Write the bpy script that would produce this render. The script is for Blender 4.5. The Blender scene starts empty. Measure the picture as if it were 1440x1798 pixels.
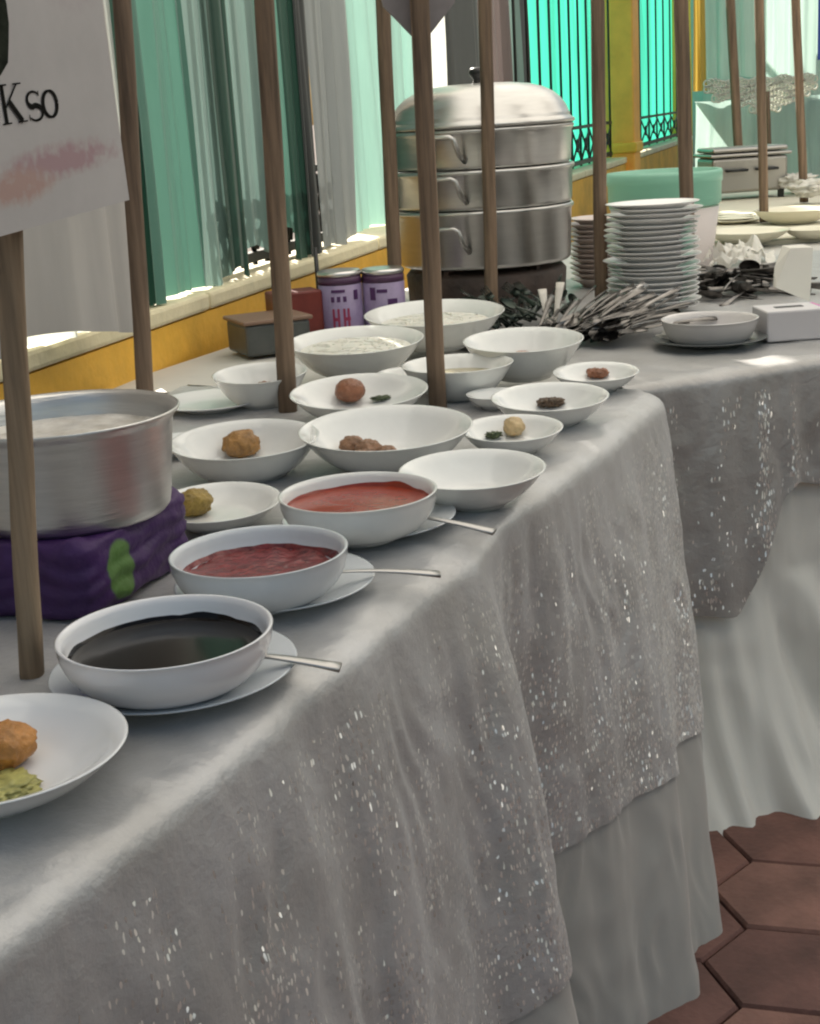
import bpy, bmesh, math, random
from mathutils import Vector, Matrix, noise
random.seed(7)
S = bpy.context.scene
COL = S.collection
V = Vector
R_ = math.radians

# ------------------------------------------------------------------ camera
F = 2500.0                       # focal length in pixels of a 1440 x 1798 frame
PITCH, ROLL, CZ = R_(15.62), R_(3.5), 1.17
FW = V((0, math.cos(PITCH), -math.sin(PITCH)))
R0 = V((1, 0, 0)); U0 = V((0, math.sin(PITCH), math.cos(PITCH)))
RT = R0*math.cos(ROLL) - U0*math.sin(ROLL)
UP = U0*math.cos(ROLL) + R0*math.sin(ROLL)
CAM = V((0, 0, CZ))
cd = bpy.data.cameras.new('camera'); cam = bpy.data.objects.new('camera', cd); COL.objects.link(cam)
cd.sensor_fit = 'VERTICAL'; cd.sensor_height = 36.0; cd.lens = F/1798*36.0
cd.clip_start = .02; cd.clip_end = 2000
m3 = Matrix((RT, UP, -FW)).transposed()
cam.matrix_world = Matrix.Translation(CAM) @ m3.to_4x4()
S.camera = cam

# ------------------------------------------------------------------ world, sun, exposure
SUN = V((-.30, .74, .62)).normalized()          # towards the sun, behind the draped wall
w = bpy.data.worlds.new('World'); S.world = w; w.use_nodes = True
nt = w.node_tree; nt.nodes.clear()
sky = nt.nodes.new('ShaderNodeTexSky'); sky.sky_type = 'NISHITA'; sky.sun_disc = False
sky.sun_elevation = math.asin(SUN.z); sky.sun_rotation = math.atan2(SUN.x, SUN.y)
sky.air_density = 1.6; sky.dust_density = 4.0; sky.ozone_density = .6
bg = nt.nodes.new('ShaderNodeBackground'); bg.inputs['Strength'].default_value = .05
wo = nt.nodes.new('ShaderNodeOutputWorld')
nt.links.new(sky.outputs[0], bg.inputs[0]); nt.links.new(bg.outputs[0], wo.inputs[0])
sl = bpy.data.lights.new('sun', 'SUN'); sl.energy = 4.6; sl.angle = R_(.6); sl.color = (1, .95, .86)
so = bpy.data.objects.new('sun', sl); COL.objects.link(so)
so.rotation_euler = SUN.to_track_quat('Z', 'Y').to_euler(); so.location = SUN*30
S.view_settings.view_transform = 'Standard'; S.view_settings.look = 'None'
S.view_settings.exposure = 1.4; S.view_settings.gamma = 1.0
S.view_settings.use_white_balance = True; S.view_settings.white_balance_temperature = 6600; S.view_settings.white_balance_tint = 10
S.render.engine = 'CYCLES'; S.cycles.filter_width = 2.2

# ------------------------------------------------------------------ placing helpers
TZ = .75                                         # table height
def ray(u, v): return FW + RT*((u-720)/F) + UP*((899-v)/F)
def tp(u, v, z=TZ):
    d = ray(u, v); return CAM + d*((z-CZ)/d.z)
def dep(u, v, Z): return CAM + ray(u, v)*Z
def proj(P):
    d = P-CAM; Z = d.dot(FW); return 720+F*d.dot(RT)/Z, 899-F*d.dot(UP)/Z, Z
def height_at(base, v):                          # height above base whose picture row is v
    H = 0
    for _ in range(40):
        q = proj(base+V((0, 0, H))); H += (q[1]-v)*q[2]/F
    return H

# ------------------------------------------------------------------ materials
MATS = {}
def mat(name, col, rough=.5, metal=0, spec=.5, coat=0, bump=0, bscale=60, var=0, vscale=8, trans=0, sheen=0, stretch=(1, 1, 1), sss=0, col2=None, translucent=0):
    if name in MATS: return MATS[name]
    m = bpy.data.materials.new(name); m.use_nodes = True; MATS[name] = m
    t = m.node_tree; b = t.nodes['Principled BSDF']
    b.inputs['Roughness'].default_value = rough; b.inputs['Metallic'].default_value = metal
    b.inputs['Specular IOR Level'].default_value = spec; b.inputs['Coat Weight'].default_value = coat
    b.inputs['Transmission Weight'].default_value = trans; b.inputs['Sheen Weight'].default_value = sheen
    b.inputs['Subsurface Weight'].default_value = sss
    if sss: b.inputs['Subsurface Radius'].default_value = (.01, .006, .004)
    c4 = (*col, 1); src = None
    if var or col2 or bump:
        tc = t.nodes.new('ShaderNodeTexCoord'); mp = t.nodes.new('ShaderNodeMapping'); mp.inputs['Scale'].default_value = stretch
        t.links.new(tc.outputs['Object'], mp.inputs[0])
    if var or col2:
        n = t.nodes.new('ShaderNodeTexNoise'); n.inputs['Scale'].default_value = vscale; n.inputs['Detail'].default_value = 6; n.inputs['Roughness'].default_value = .65
        t.links.new(mp.outputs[0], n.inputs[0])
        r = t.nodes.new('ShaderNodeValToRGB'); t.links.new(n.outputs['Fac'], r.inputs[0])
        lo = tuple(max(0, c*(1-var)) for c in col); hi = col2 if col2 else tuple(min(1, c*(1+var)) for c in col)
        r.color_ramp.elements[0].position = .32; r.color_ramp.elements[1].position = .68
        r.color_ramp.elements[0].color = (*lo, 1); r.color_ramp.elements[1].color = (*hi, 1)
        t.links.new(r.outputs[0], b.inputs['Base Color']); src = r.outputs[0]
    else: b.inputs['Base Color'].default_value = c4
    if bump:
        n2 = t.nodes.new('ShaderNodeTexNoise'); n2.inputs['Scale'].default_value = bscale; n2.inputs['Detail'].default_value = 5
        t.links.new(mp.outputs[0], n2.inputs[0])
        bp = t.nodes.new('ShaderNodeBump'); bp.inputs['Strength'].default_value = bump; bp.inputs['Distance'].default_value = .01
        t.links.new(n2.outputs['Fac'], bp.inputs['Height']); t.links.new(bp.outputs[0], b.inputs['Normal'])
    if translucent:
        tr = t.nodes.new('ShaderNodeBsdfTranslucent'); tr.inputs[0].default_value = c4
        if src: t.links.new(src, tr.inputs[0])
        mx = t.nodes.new('ShaderNodeMixShader'); mx.inputs[0].default_value = translucent
        t.links.new(b.outputs[0], mx.inputs[1]); t.links.new(tr.outputs[0], mx.inputs[2])
        t.links.new(mx.outputs[0], t.nodes['Material Output'].inputs[0])
    return m

def sequin_mat(name, col, dens=.5, fx=230, fy=85, tilt=.85):
    """cloth sewn with small shiny flakes: every flake has its own tilt"""
    m = bpy.data.materials.new(name); m.use_nodes = True; t = m.node_tree; N = t.nodes; L = t.links
    b = N['Principled BSDF']
    uv = N.new('ShaderNodeUVMap'); uv.uv_map = 'cloth'
    mp = N.new('ShaderNodeMapping'); mp.inputs['Scale'].default_value = (fx, fy, 1); L.new(uv.outputs[0], mp.inputs[0])
    wn = N.new('ShaderNodeTexNoise'); wn.inputs['Scale'].default_value = 60; L.new(uv.outputs[0], wn.inputs[0])
    ad = N.new('ShaderNodeVectorMath'); ad.operation = 'MULTIPLY_ADD'; ad.inputs[1].default_value = (1.6, 1.6, 0)
    L.new(wn.outputs['Color'], ad.inputs[0]); L.new(mp.outputs[0], ad.inputs[2])
    vo = N.new('ShaderNodeTexVoronoi'); vo.voronoi_dimensions = '2D'; vo.inputs['Scale'].default_value = 1; L.new(ad.outputs[0], vo.inputs['Vector'])
    sub = N.new('ShaderNodeVectorMath'); sub.operation = 'SUBTRACT'; sub.inputs[1].default_value = (.5, .5, .5); L.new(vo.outputs['Color'], sub.inputs[0])
    geo = N.new('ShaderNodeNewGeometry')
    ma = N.new('ShaderNodeVectorMath'); ma.operation = 'MULTIPLY_ADD'; ma.inputs[1].default_value = (tilt,)*3
    L.new(sub.outputs[0], ma.inputs[0]); L.new(geo.outputs['Normal'], ma.inputs[2])
    nm = N.new('ShaderNodeVectorMath'); nm.operation = 'NORMALIZE'; L.new(ma.outputs[0], nm.inputs[0])
    # where the flakes sit: clusters, runs, and extra ones painting glints on lit folds
    mp2 = N.new('ShaderNodeMapping'); mp2.inputs['Scale'].default_value = (16, 7, 1); L.new(uv.outputs[0], mp2.inputs[0])
    cn = N.new('ShaderNodeTexNoise'); cn.inputs['Scale'].default_value = 1; cn.inputs['Detail'].default_value = 4; L.new(mp2.outputs[0], cn.inputs[0])
    sx = N.new('ShaderNodeSeparateColor'); L.new(vo.outputs['Color'], sx.inputs[0])
    mu = N.new('ShaderNodeMath'); mu.operation = 'MULTIPLY_ADD'; mu.inputs[1].default_value = 1.9; L.new(cn.outputs['Fac'], mu.inputs[0]); mu.inputs[2].default_value = -1.45+dens
    ad2 = N.new('ShaderNodeMath'); ad2.operation = 'ADD'; L.new(mu.outputs[0], ad2.inputs[0]); L.new(sx.outputs[1], ad2.inputs[1])
    gt = N.new('ShaderNodeMath'); gt.operation = 'GREATER_THAN'; gt.inputs[1].default_value = .62; 
    su = N.new('ShaderNodeSeparateXYZ'); L.new(uv.outputs[0], su.inputs[0])
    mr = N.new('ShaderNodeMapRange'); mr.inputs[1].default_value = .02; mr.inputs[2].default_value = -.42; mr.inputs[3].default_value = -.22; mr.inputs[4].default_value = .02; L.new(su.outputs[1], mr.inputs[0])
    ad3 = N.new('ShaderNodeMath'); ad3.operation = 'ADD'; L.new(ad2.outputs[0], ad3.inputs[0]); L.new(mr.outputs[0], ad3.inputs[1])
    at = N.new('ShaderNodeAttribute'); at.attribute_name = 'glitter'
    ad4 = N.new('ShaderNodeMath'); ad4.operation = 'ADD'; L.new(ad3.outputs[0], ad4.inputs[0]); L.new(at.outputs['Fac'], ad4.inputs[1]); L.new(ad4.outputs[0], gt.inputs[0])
    dl = N.new('ShaderNodeMath'); dl.operation = 'LESS_THAN'; dl.inputs[1].default_value = .34; L.new(vo.outputs['Distance'], dl.inputs[0])
    mk = N.new('ShaderNodeMath'); mk.operation = 'MULTIPLY'; L.new(gt.outputs[0], mk.inputs[0]); L.new(dl.outputs[0], mk.inputs[1])
    # cloth
    vn = N.new('ShaderNodeTexNoise'); vn.inputs['Scale'].default_value = 9; vn.inputs['Detail'].default_value = 6; L.new(uv.outputs[0], vn.inputs[0])
    rp = N.new('ShaderNodeValToRGB'); L.new(vn.outputs['Fac'], rp.inputs[0])
    rp.color_ramp.elements[0].position = .3; rp.color_ramp.elements[1].position = .7
    rp.color_ramp.elements[0].color = (col[0]*.84, col[1]*.82, col[2]*.80, 1); rp.color_ramp.elements[1].color = (col[0]*1.1, col[1]*1.1, col[2]*1.12, 1)
    L.new(rp.outputs[0], b.inputs['Base Color'])
    b.inputs['Roughness'].default_value = .40; b.inputs['Specular IOR Level'].default_value = .7; b.inputs['Sheen Weight'].default_value = .3; b.inputs['Metallic'].default_value = .35
    bn = N.new('ShaderNodeTexNoise'); bn.inputs['Scale'].default_value = 75; bn.inputs['Detail'].default_value = 7; bn.inputs['Roughness'].default_value = .6; L.new(uv.outputs[0], bn.inputs[0])
    bp = N.new('ShaderNodeBump'); bp.inputs['Strength'].default_value = .42; bp.inputs['Distance'].default_value = .004; L.new(bn.outputs['Fac'], bp.inputs['Height']); L.new(bp.outputs[0], b.inputs['Normal'])
    g = N.new('ShaderNodeBsdfPrincipled'); g.inputs['Base Color'].default_value = (.88, .86, .82, 1); g.inputs['Metallic'].default_value = .6; g.inputs['Roughness'].default_value = .28
    L.new(nm.outputs[0], g.inputs['Normal'])
    mk2 = N.new('ShaderNodeMath'); mk2.operation = 'MULTIPLY'; mk2.inputs[1].default_value = .9; L.new(mk.outputs[0], mk2.inputs[0])
    mx = N.new('ShaderNodeMixShader'); L.new(mk2.outputs[0], mx.inputs[0]); L.new(b.outputs[0], mx.inputs[1]); L.new(g.outputs[0], mx.inputs[2])
    L.new(mx.outputs[0], N['Material Output'].inputs[0])
    return m

CERAMIC = mat('ceramic', (.74, .745, .72), .16, coat=.3, var=.03, vscale=30)
CERAMIC_B = mat('ceramic_blue', (.62, .65, .67), .2, coat=.2, var=.04, vscale=20)
CERAMIC_N = mat('ceramic_bright', (.83, .83, .82), .14, coat=.3)
ALU = mat('aluminium', (.62, .61, .59), .36, 1, bump=.12, bscale=40, stretch=(1, 1, 14), var=.08, vscale=12)
STEEL = mat('steel', (.54, .53, .51), .30, 1, bump=.05, bscale=30, stretch=(1, 1, 10), var=.06, vscale=9)
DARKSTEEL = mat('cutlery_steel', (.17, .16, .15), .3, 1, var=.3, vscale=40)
BRIGHTSTEEL = mat('bright_steel', (.42, .41, .40), .34, 1)
BLACK = mat('black_iron', (.012, .013, .013), .5)
BAKE = mat('black_plastic', (.015, .015, .016), .35)
WOOD = mat('pole_wood', (.17, .115, .075), .75, var=.6, vscale=55, stretch=(1, 1, .05), bump=.25, bscale=60)
WOOD2 = mat('pole_wood_pale', (.23, .165, .105), .75, var=.55, vscale=55, stretch=(1, 1, .05), bump=.25, bscale=60)
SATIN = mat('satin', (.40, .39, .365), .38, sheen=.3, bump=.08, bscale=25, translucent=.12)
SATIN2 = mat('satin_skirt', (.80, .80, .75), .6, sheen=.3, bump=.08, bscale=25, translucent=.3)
YELLOW = mat('yellow_paint', (.78, .43, .055), .6, var=.2, vscale=5, bump=.2, bscale=50)
CREAM = mat('cream_paint', (.78, .70, .48), .6, var=.12, vscale=9, bump=.2, bscale=70)

# ------------------------------------------------------------------ mesh helpers
def tag(o, label=None, cat=None, group=None, kind=None):
    if label: o['label'] = label
    if cat: o['category'] = cat
    if group: o['group'] = group
    if kind: o['kind'] = kind
    return o
def link(name, me, parent=None):
    o = bpy.data.objects.new(name, me); COL.objects.link(o); o.parent = parent; return o
def empty(name, loc, rz=0):
    o = link(name, None); o.location = loc; o.rotation_euler = (0, 0, rz); o.empty_display_size = .05; return o
def mk(name, verts, faces, material, parent=None, smooth=True, loc=None):
    me = bpy.data.meshes.new(name); me.from_pydata([tuple(v) for v in verts], [], faces); me.update()
    if smooth: me.polygons.foreach_set('use_smooth', [True]*len(me.polygons))
    me.materials.append(material)
    o = link(name, me, parent)
    if loc is not None: o.location = loc
    return o
class MB:
    def __init__(s): s.v = []; s.f = []
    def add(s, v, f):
        k = len(s.v); s.v += [tuple(x) for x in v]; s.f += [tuple(i+k for i in q) for q in f]; return s
    def box(s, c, d, M=None):
        x, y, z = d[0]/2, d[1]/2, d[2]/2
        vs = [V((sx*x, sy*y, sz*z)) for sx in (-1, 1) for sy in (-1, 1) for sz in (-1, 1)]
        if M: vs = [M @ a for a in vs]
        vs = [a+V(c) for a in vs]
        return s.add(vs, [(0, 1, 3, 2), (4, 6, 7, 5), (0, 4, 5, 1), (2, 3, 7, 6), (0, 2, 6, 4), (1, 5, 7, 3)])
    def lathe(s, prof, n=48, c=(0, 0, 0), warp=None):
        vs = []; fs = []; k = len(prof)
        for i in range(n):
            a = 2*math.pi*i/n
            for (r, z) in prof:
                q = V((r*math.cos(a), r*math.sin(a), z))
                if warp: q = warp(q, a)
                vs.append(q+V(c))
        for i in range(n):
            j = (i+1) % n
            for p in range(k-1):
                fs.append((i*k+p, j*k+p, j*k+p+1, i*k+p+1))
        return s.add(vs, fs)
    def tube(s, pts, rad, n=8, flat=1.0, cap=True):
        pts = [V(p) for p in pts]; k = len(pts); vs = []; fs = []; ref = None
        for i, p in enumerate(pts):
            d = (pts[min(i+1, k-1)]-pts[max(i-1, 0)]).normalized()
            if ref is None:
                ref = d.cross(V((0, 0, 1)))
                if ref.length < .05: ref = d.cross(V((1, 0, 0)))
                ref.normalize()
            sd = (ref - d*ref.dot(d)).normalized(); ref = sd; up = sd.cross(d)
            r = rad(i/(k-1)) if callable(rad) else rad
            fl = flat(i/(k-1)) if callable(flat) else flat
            for q in range(n):
                a = 2*math.pi*q/n; vs.append(p+sd*(r*math.cos(a))+up*(r*fl*math.sin(a)))
        for i in range(k-1):
            for q in range(n):
                q2 = (q+1) % n; fs.append((i*n+q, i*n+q2, (i+1)*n+q2, (i+1)*n+q))
        if cap: fs.append(tuple(range(n-1, -1, -1))); fs.append(tuple((k-1)*n+q for q in range(n)))
        return s.add(vs, fs)
    def blob(s, c, r, amp=.12, freq=3, seed=0, sq=1.0, sub=4):
        bm = bmesh.new(); bmesh.ops.create_icosphere(bm, subdivisions=sub, radius=1)
        vs = []
        for v in bm.verts:
            d = v.co.normalized(); k = 1+amp*(noise.fractal(d*freq+V((seed*7.3, seed*3.1, seed)), .8, 2.1, 6))+.12*amp*noise.noise(d*freq*9)
            vs.append(V((d.x*r[0]*k, d.y*r[1]*k, d.z*r[2]*k))+V(c))
        fs = [tuple(v.index for v in f.verts) for f in bm.faces]; bm.free()
        return s.add(vs, fs)
    def build(s, name, material, parent=None, smooth=True, loc=None):
        return mk(name, s.v, s.f, material, parent, smooth, loc)
def autosmooth(o, ang=35):
    me = o.data; me.polygons.foreach_set('use_smooth', [True]*len(me.polygons))
    me.set_sharp_from_angle(angle=R_(ang)); return o
def bevel(o, wd=.004, seg=2):
    b = o.modifiers.new('bevel', 'BEVEL'); b.width = wd; b.segments = seg; b.limit_method = 'ANGLE'; return o

# ================================================================== SETTING
# ground sheet and hexagonal pavers
gm = MB().add([(-300, -300, 0), (300, -300, 0), (300, 300, 0), (-300, 300, 0)], [(0, 1, 2, 3)])
ground = gm.build('ground', mat('joint_soil', (.085, .058, .048), .9, var=.4, vscale=30), smooth=False); tag(ground, kind='structure', label='dark jointing ground under the red hexagonal pavers')
PV = [mat('paver_%d' % i, c, .8, var=.42, vscale=7, bump=.3, bscale=90) for i, c in enumerate([(.135, .064, .050), (.165, .084, .066), (.105, .050, .041)])]
hexr = .108
def hexmesh(m):
    b = MB(); v = []; n = 6
    for (r, z) in ((hexr-.002, 0.0), (hexr-.002, .020), (hexr-.006, .025)):
        v += [(r*math.cos(R_(60*i+30)), r*math.sin(R_(60*i+30)), z) for i in range(n)]
    f = [(12+i) for i in range(n)]; fs = [tuple(f)]
    for k in (0, 6):
        for i in range(n): j = (i+1) % n; fs.append((k+i, k+j, k+6+j, k+6+i))
    me = bpy.data.meshes.new('paver'); me.from_pydata(v, [], fs); me.materials.append(m); return me
HM = [hexmesh(m) for m in PV]
ang = R_(14); ca, sa = math.cos(ang), math.sin(ang); hc = 0
base_pt = tp(1380, 1600, 0)
cells = []
for i in range(-22, 23):
    for j in range(-22, 23):
        x = hexr*math.sqrt(3)*(i+.5*(j % 2)); y = hexr*1.5*j
        P = V((base_pt.x+x*ca-y*sa, base_pt.y+x*sa+y*ca, 0)); cells.append(((P-base_pt).length, P))
cells.sort(key=lambda c: c[0])
for d, P in cells[:260]:
    o = link('paver', random.choice(HM), ground); o.location = (P.x, P.y, random.uniform(0, .003)); o.rotation_euler = (random.gauss(0, .008), random.gauss(0, .008), ang+random.gauss(0, .006))

# ---- yellow garden wall running back to the right, behind the tables
LZ = .85
W0 = tp(200, 545, LZ); W1 = tp(1195, 240, LZ); WD = (W1-W0).normalized(); WN = V((WD.y, -WD.x, 0))
WA = math.atan2(WD.y, WD.x)
def wall_s(u, v=200, off=0):                     # distance along the wall seen at picture column u
    d = ray(u, v); A = W0+WN*off-CAM
    det = d.x*(-WD.y)+d.y*WD.x
    t = (A.x*(-WD.y)+A.y*WD.x)/det; P = CAM+d*t
    return (P-W0).dot(WD)
def wpt(s, off=0, z=0): return V((W0.x, W0.y, 0))+WD*s+WN*off+V((0, 0, z))
gw = empty('garden_wall', wpt(0)); gw.rotation_euler.z = WA
tag(gw, 'yellow painted garden wall with a cream coping behind the tables', 'wall')
MB().box((5.2, -.0, .406), (14.6, .16, .812)).build('wall_body', YELLOW, gw, smooth=False)
for i in range(13):
    c = MB().box((-2.0+i*1.125+.56, .0, .832), (1.118, .17, .035)).build('coping_stone', CREAM, gw, smooth=False); bevel(c, .008)
def pillar(u, wd, label, h=2.6):
    s = wall_s(u, 200); P = empty('wall_pillar', wpt(s, .02)); P.rotation_euler.z = WA
    tag(P, label, 'pillar')
    o = MB().box((0, 0, h/2), (wd, .22, h)).build('shaft', mat('pillar_paint', (.90, .40, .07), .6, var=.12, vscale=6), P, smooth=False); bevel(o, .012)
    o = MB().box((0, 0, .90), (wd+.03, .25, .06)).build('plinth', YELLOW, P, smooth=False); bevel(o, .012)
    return s
sp = pillar(1080, .27, 'yellow pillar between the two bright turquoise drapes')
sp2 = pillar(1205, .5, 'yellow pillar at the far end of the turquoise drape')

# ---- wrought iron railing on the coping
def scroll(c, r, turns=1.35, flip=1, n=18):
    return [V((c[0]+flip*r*(1-.75*i/n)*math.cos(turns*2*math.pi*i/n), 0, c[1]+r*(1-.75*i/n)*math.sin(turns*2*math.pi*i/n))) for i in range(n+1)]
bar_me = None
def railing(s0, s1, label, step=.115):
    global bar_me
    g = empty('iron_railing', wpt(s0, 0, LZ)); g.rotation_euler.z = WA; tag(g, label, 'railing', 'wrought iron railings on the wall')
    L = s1-s0
    for z, hh in ((.025, .022), (.20, .016), (1.55, .03)):
        MB().box((L/2, 0, z), (L, .022, hh)).build('rail', BLACK, g, smooth=False)
    n = max(2, int(L/step))
    for i in range(n+1):
        if bar_me is None:
            o = MB().tube([(0, 0, 0), (0, 0, 1.75)], .0065, 6).build('bar', BLACK, g); bar_me = o.data
        else: o = link('bar', bar_me, g)
        o.location = (L*i/n, 0, .005)
    sm = None
    for i in range(n):
        for k in (0,):
            if sm is None:
                mb = MB(); hw = L/n/2-.008
                mb.tube([(-hw, 0, -.072), (0, 0, 0), (hw, 0, .072)], .0055, 5); mb.tube([(-hw, .002, .072), (0, .002, 0), (hw, .002, -.072)], .0055, 5)
                mb.tube([(min(hw, .03)*math.cos(a_*math.pi/8), -.002, .03*math.sin(a_*math.pi/8)) for a_ in range(17)], .005, 5, cap=False)
                o = mb.build('scroll', BLACK, g); sm = o.data
            else: o = link('scroll', sm, g)
            o.location = (L*(i+.5)/n, -.004, .112)
    return g
sA = wall_s(330); sB = wall_s(560)
railing(sA, sB, 'black iron railing with scrolls under the hem of the dark teal drapes', .07)
railing(wall_s(908), sp-.2, 'black iron railing in front of the first turquoise drape beside the steamer', .24)
railing(sp+.24, sp2-.3, 'black iron railing with scrolls between the two yellow pillars', .42)

# ---- drapes
def cloth_mat(name, col, tl=.45, rough=.5):
    return mat(name, col, rough, sheen=.15, var=.22, vscale=3, stretch=(1, 1, .12), translucent=tl)
D_TEAL = cloth_mat('teal', (.095, .235, .185), .2); D_TEAL2 = cloth_mat('teal_grey', (.20, .31, .28), .2)
D_DGREEN = cloth_mat('dark_green', (.022, .07, .05), .1); D_CHAR = cloth_mat('charcoal', (.045, .05, .05), .12)
D_SILV = cloth_mat('silver', (.22, .24, .24), .10, .4); D_MINT = cloth_mat('mint', (.27, .47, .41), .30)
D_WHITE = cloth_mat('white_drape', (.42, .40, .385), .05); D_GLOW = cloth_mat('thin_white', (.70, .74, .70), .45)
D_TURQ = cloth_mat('turquoise', (.06, .60, .43), .55); D_BROWN = cloth_mat('brown_grey', (.17, .135, .13), .15)
D_PALE = cloth_mat('pale_mint', (.50, .66, .60), .45); D_NAVY = cloth_mat('navy', (.02, .04, .17), .2)
D_GOLD = cloth_mat('gold_cloth', (.55, .36, .07), .4)
def drape(name, label, A, B, z0, z1, m, folds=8, amp=.02, hem=.0, seed=0, group=None, thick=.0, tight=.4):
    """pleated cloth from A to B (xy points), hem at z0"""
    n = max(24, int(folds*14)); rows = 16; A = V((A.x, A.y, 0)); B = V((B.x, B.y, 0)); d = (B-A); nn = V((d.y, -d.x, 0)).normalized()
    vs = []; fs = []
    for r in range(rows+1):
        t = r/rows
        for i in range(n+1):
            x = i/n; ph = x*folds*2*math.pi
            irr = noise.noise(V((x*folds*.7, seed*3.7, t*.6)))
            a = amp*(1-tight*t)*(1+.7*noise.noise(V((x*folds*.45, seed*1.9, 5))))
            xx = x*folds+.25*noise.noise(V((x*folds*.8, t*1.3, seed+4)))
            w_ = .28*math.sin(ph+3.4*irr+.25*math.sin(3*t+seed))+1.2*noise.noise(V((xx*.45, t*.3, seed*3.3)))+1.5*noise.noise(V((xx*1.15, t*.35, seed*5.1)))+.6*noise.noise(V((xx*2.9, t*.5, seed*2.3)))
            zz = z0+(z1-z0)*t + (1-t)*(1-t)*hem*noise.noise(V((x*folds*.6, seed, 2)))
            sway = .012*noise.noise(V((x*3, t*2.2, seed+9)))
            P = A+d*x+nn*(a*w_+sway)+d.normalized()*(.3*amp*math.cos(2*ph)*.3+.01*noise.noise(V((x*4, t*1.5, seed+30)))); P.z = zz
            vs.append(P)
    for r in range(rows):
        for i in range(n):
            a = r*(n+1)+i; fs.append((a, a+1, a+n+2, a+n+1))
    c = (A+B)/2; c.z = z0
    o = mk(name, [v-c for v in vs], fs, m, loc=c); tag(o, label, 'drape', group); return o
TOP = 2.62
def wz(u, v, off=0):                              # height of a picture point on the wall plane
    s = wall_s(u, v, off); P = wpt(s, off); return (CAM.z + ray(u, v).z*((P-CAM).dot(FW))/1.0)
GRP = 'drapes hung along the garden wall'
dr = [  # u0 u1 hem_v(None: behind coping) material offset folds label
    (-1500, 176, 'low', D_WHITE, .16, 12, 'greyish white drape hanging over the wall behind the menu sign'),
    (-1400, 204, None, D_GLOW, .05, 16, 'thin white strip of cloth added as the sunlit drape edge beside the menu sign'),  # added for the sunlit edge; runs on unseen to keep sun off the coping
    (186, 252, None, D_DGREEN, .05, 4, 'dark green drape next to the thin white strip'),
    (226, 335, None, D_TEAL, .06, 4, 'wide teal satin drape, leftmost of the teal ones'),
    (325, 392, None, D_TEAL2, .05, 3, 'grey teal drape right of the wide teal one'),
    (384, 414, 480, D_DGREEN, .07, 2.5, 'narrow dark green drape left of the pale teal strip'),
    (408, 458, 440, D_TEAL2, .05, 3, 'pale teal strip hanging above the railing scrolls'),
    (450, 506, 420, D_TEAL, .06, 3.5, 'teal drape hanging just behind the third wooden pole'),
    (498, 534, None, D_DGREEN, .05, 3, 'dark green drape right of the third wooden pole'),
    (528, 550, None, D_CHAR, .07, 2, 'narrow charcoal drape left of the silver one'),
    (544, 615, None, D_SILV, .04, 4, 'silver grey drape left of the mint one'),
    (606, 752, None, D_MINT, -.05, 7, 'light mint drape glowing with sun left of the steamer'),
    (745, 792, None, D_GLOW, -.05, 3, 'bright white strip of cloth above the steamer'),
    (786, 850, None, D_CHAR, -.04, 4, 'charcoal drape above the steamer lid'),
    (842, 884, None, D_BROWN, -.05, 3, 'brown grey drape above the steamer lid'),
    (878, 908, None, D_TEAL2, -.04, 2, 'narrow grey teal drape right of the brown grey one'),
    (900, 926, None, D_CHAR, -.05, 2, 'narrow charcoal drape beside the bright turquoise'),
    (920, 1062, None, D_TURQ, -.10, 11, 'bright turquoise drape behind the steamer'),
    (1104, 1196, None, D_TURQ, -.10, 12, 'bright turquoise drape between the two yellow pillars'),
]
for k, (u0, u1, hv, m, off, fo, lb) in enumerate(dr):
    s0, s1 = wall_s(u0, 200, off), wall_s(u1, 200, off)
    if u0 == -1400: s0 = -2.1  # both white cloths run on out of view to block the sun
    if hv == 'low': z0 = height_at(wpt(wall_s(120, 608, off), off), 608); s0 = -2.1
    elif hv is None: z0 = LZ+.004 if off > -.13 else .3
    else:
        um = (u0+u1)/2; P = wpt(wall_s(um, hv, off), off); z0 = height_at(P, hv)
    drape('drape', lb, wpt(s0, off), wpt(s1, off), z0, TOP, m, fo, min(.045, .30*(s1-s0)/fo), .03, k+1, GRP)
# fringe of the white drape
# ---- tent roof over the tables (out of the picture, it shades them)
rf = empty('tent', (0, 0, 0)); tag(rf, 'white cloth tent roof over the buffet tables', 'tent')
a0 = wpt(-2.2, .0); a1 = wpt(3.6, .0)
rp_ = [V((a0.x, a0.y, TOP+.02)), V((a1.x, a1.y, TOP+.02)), V((4.5, 5.6, TOP+.02)), V((4.5, .5, TOP+.02)), V((-2.6, .5, TOP+.02)), V((-2.6, a0.y, TOP+.02))]
mk('roof_cloth', rp_, [(0, 1, 2, 3, 4, 5)], mat('tent_cloth', (.80, .79, .76), .8, translucent=.72), rf, smooth=False)
for (x, y) in ((4.4, .6), (4.4, 5.4), (-2.5, .6)):
    MB().tube([(x, y, 0), (x, y, TOP)], .03, 12).build('tent_leg', STEEL, rf)

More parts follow.
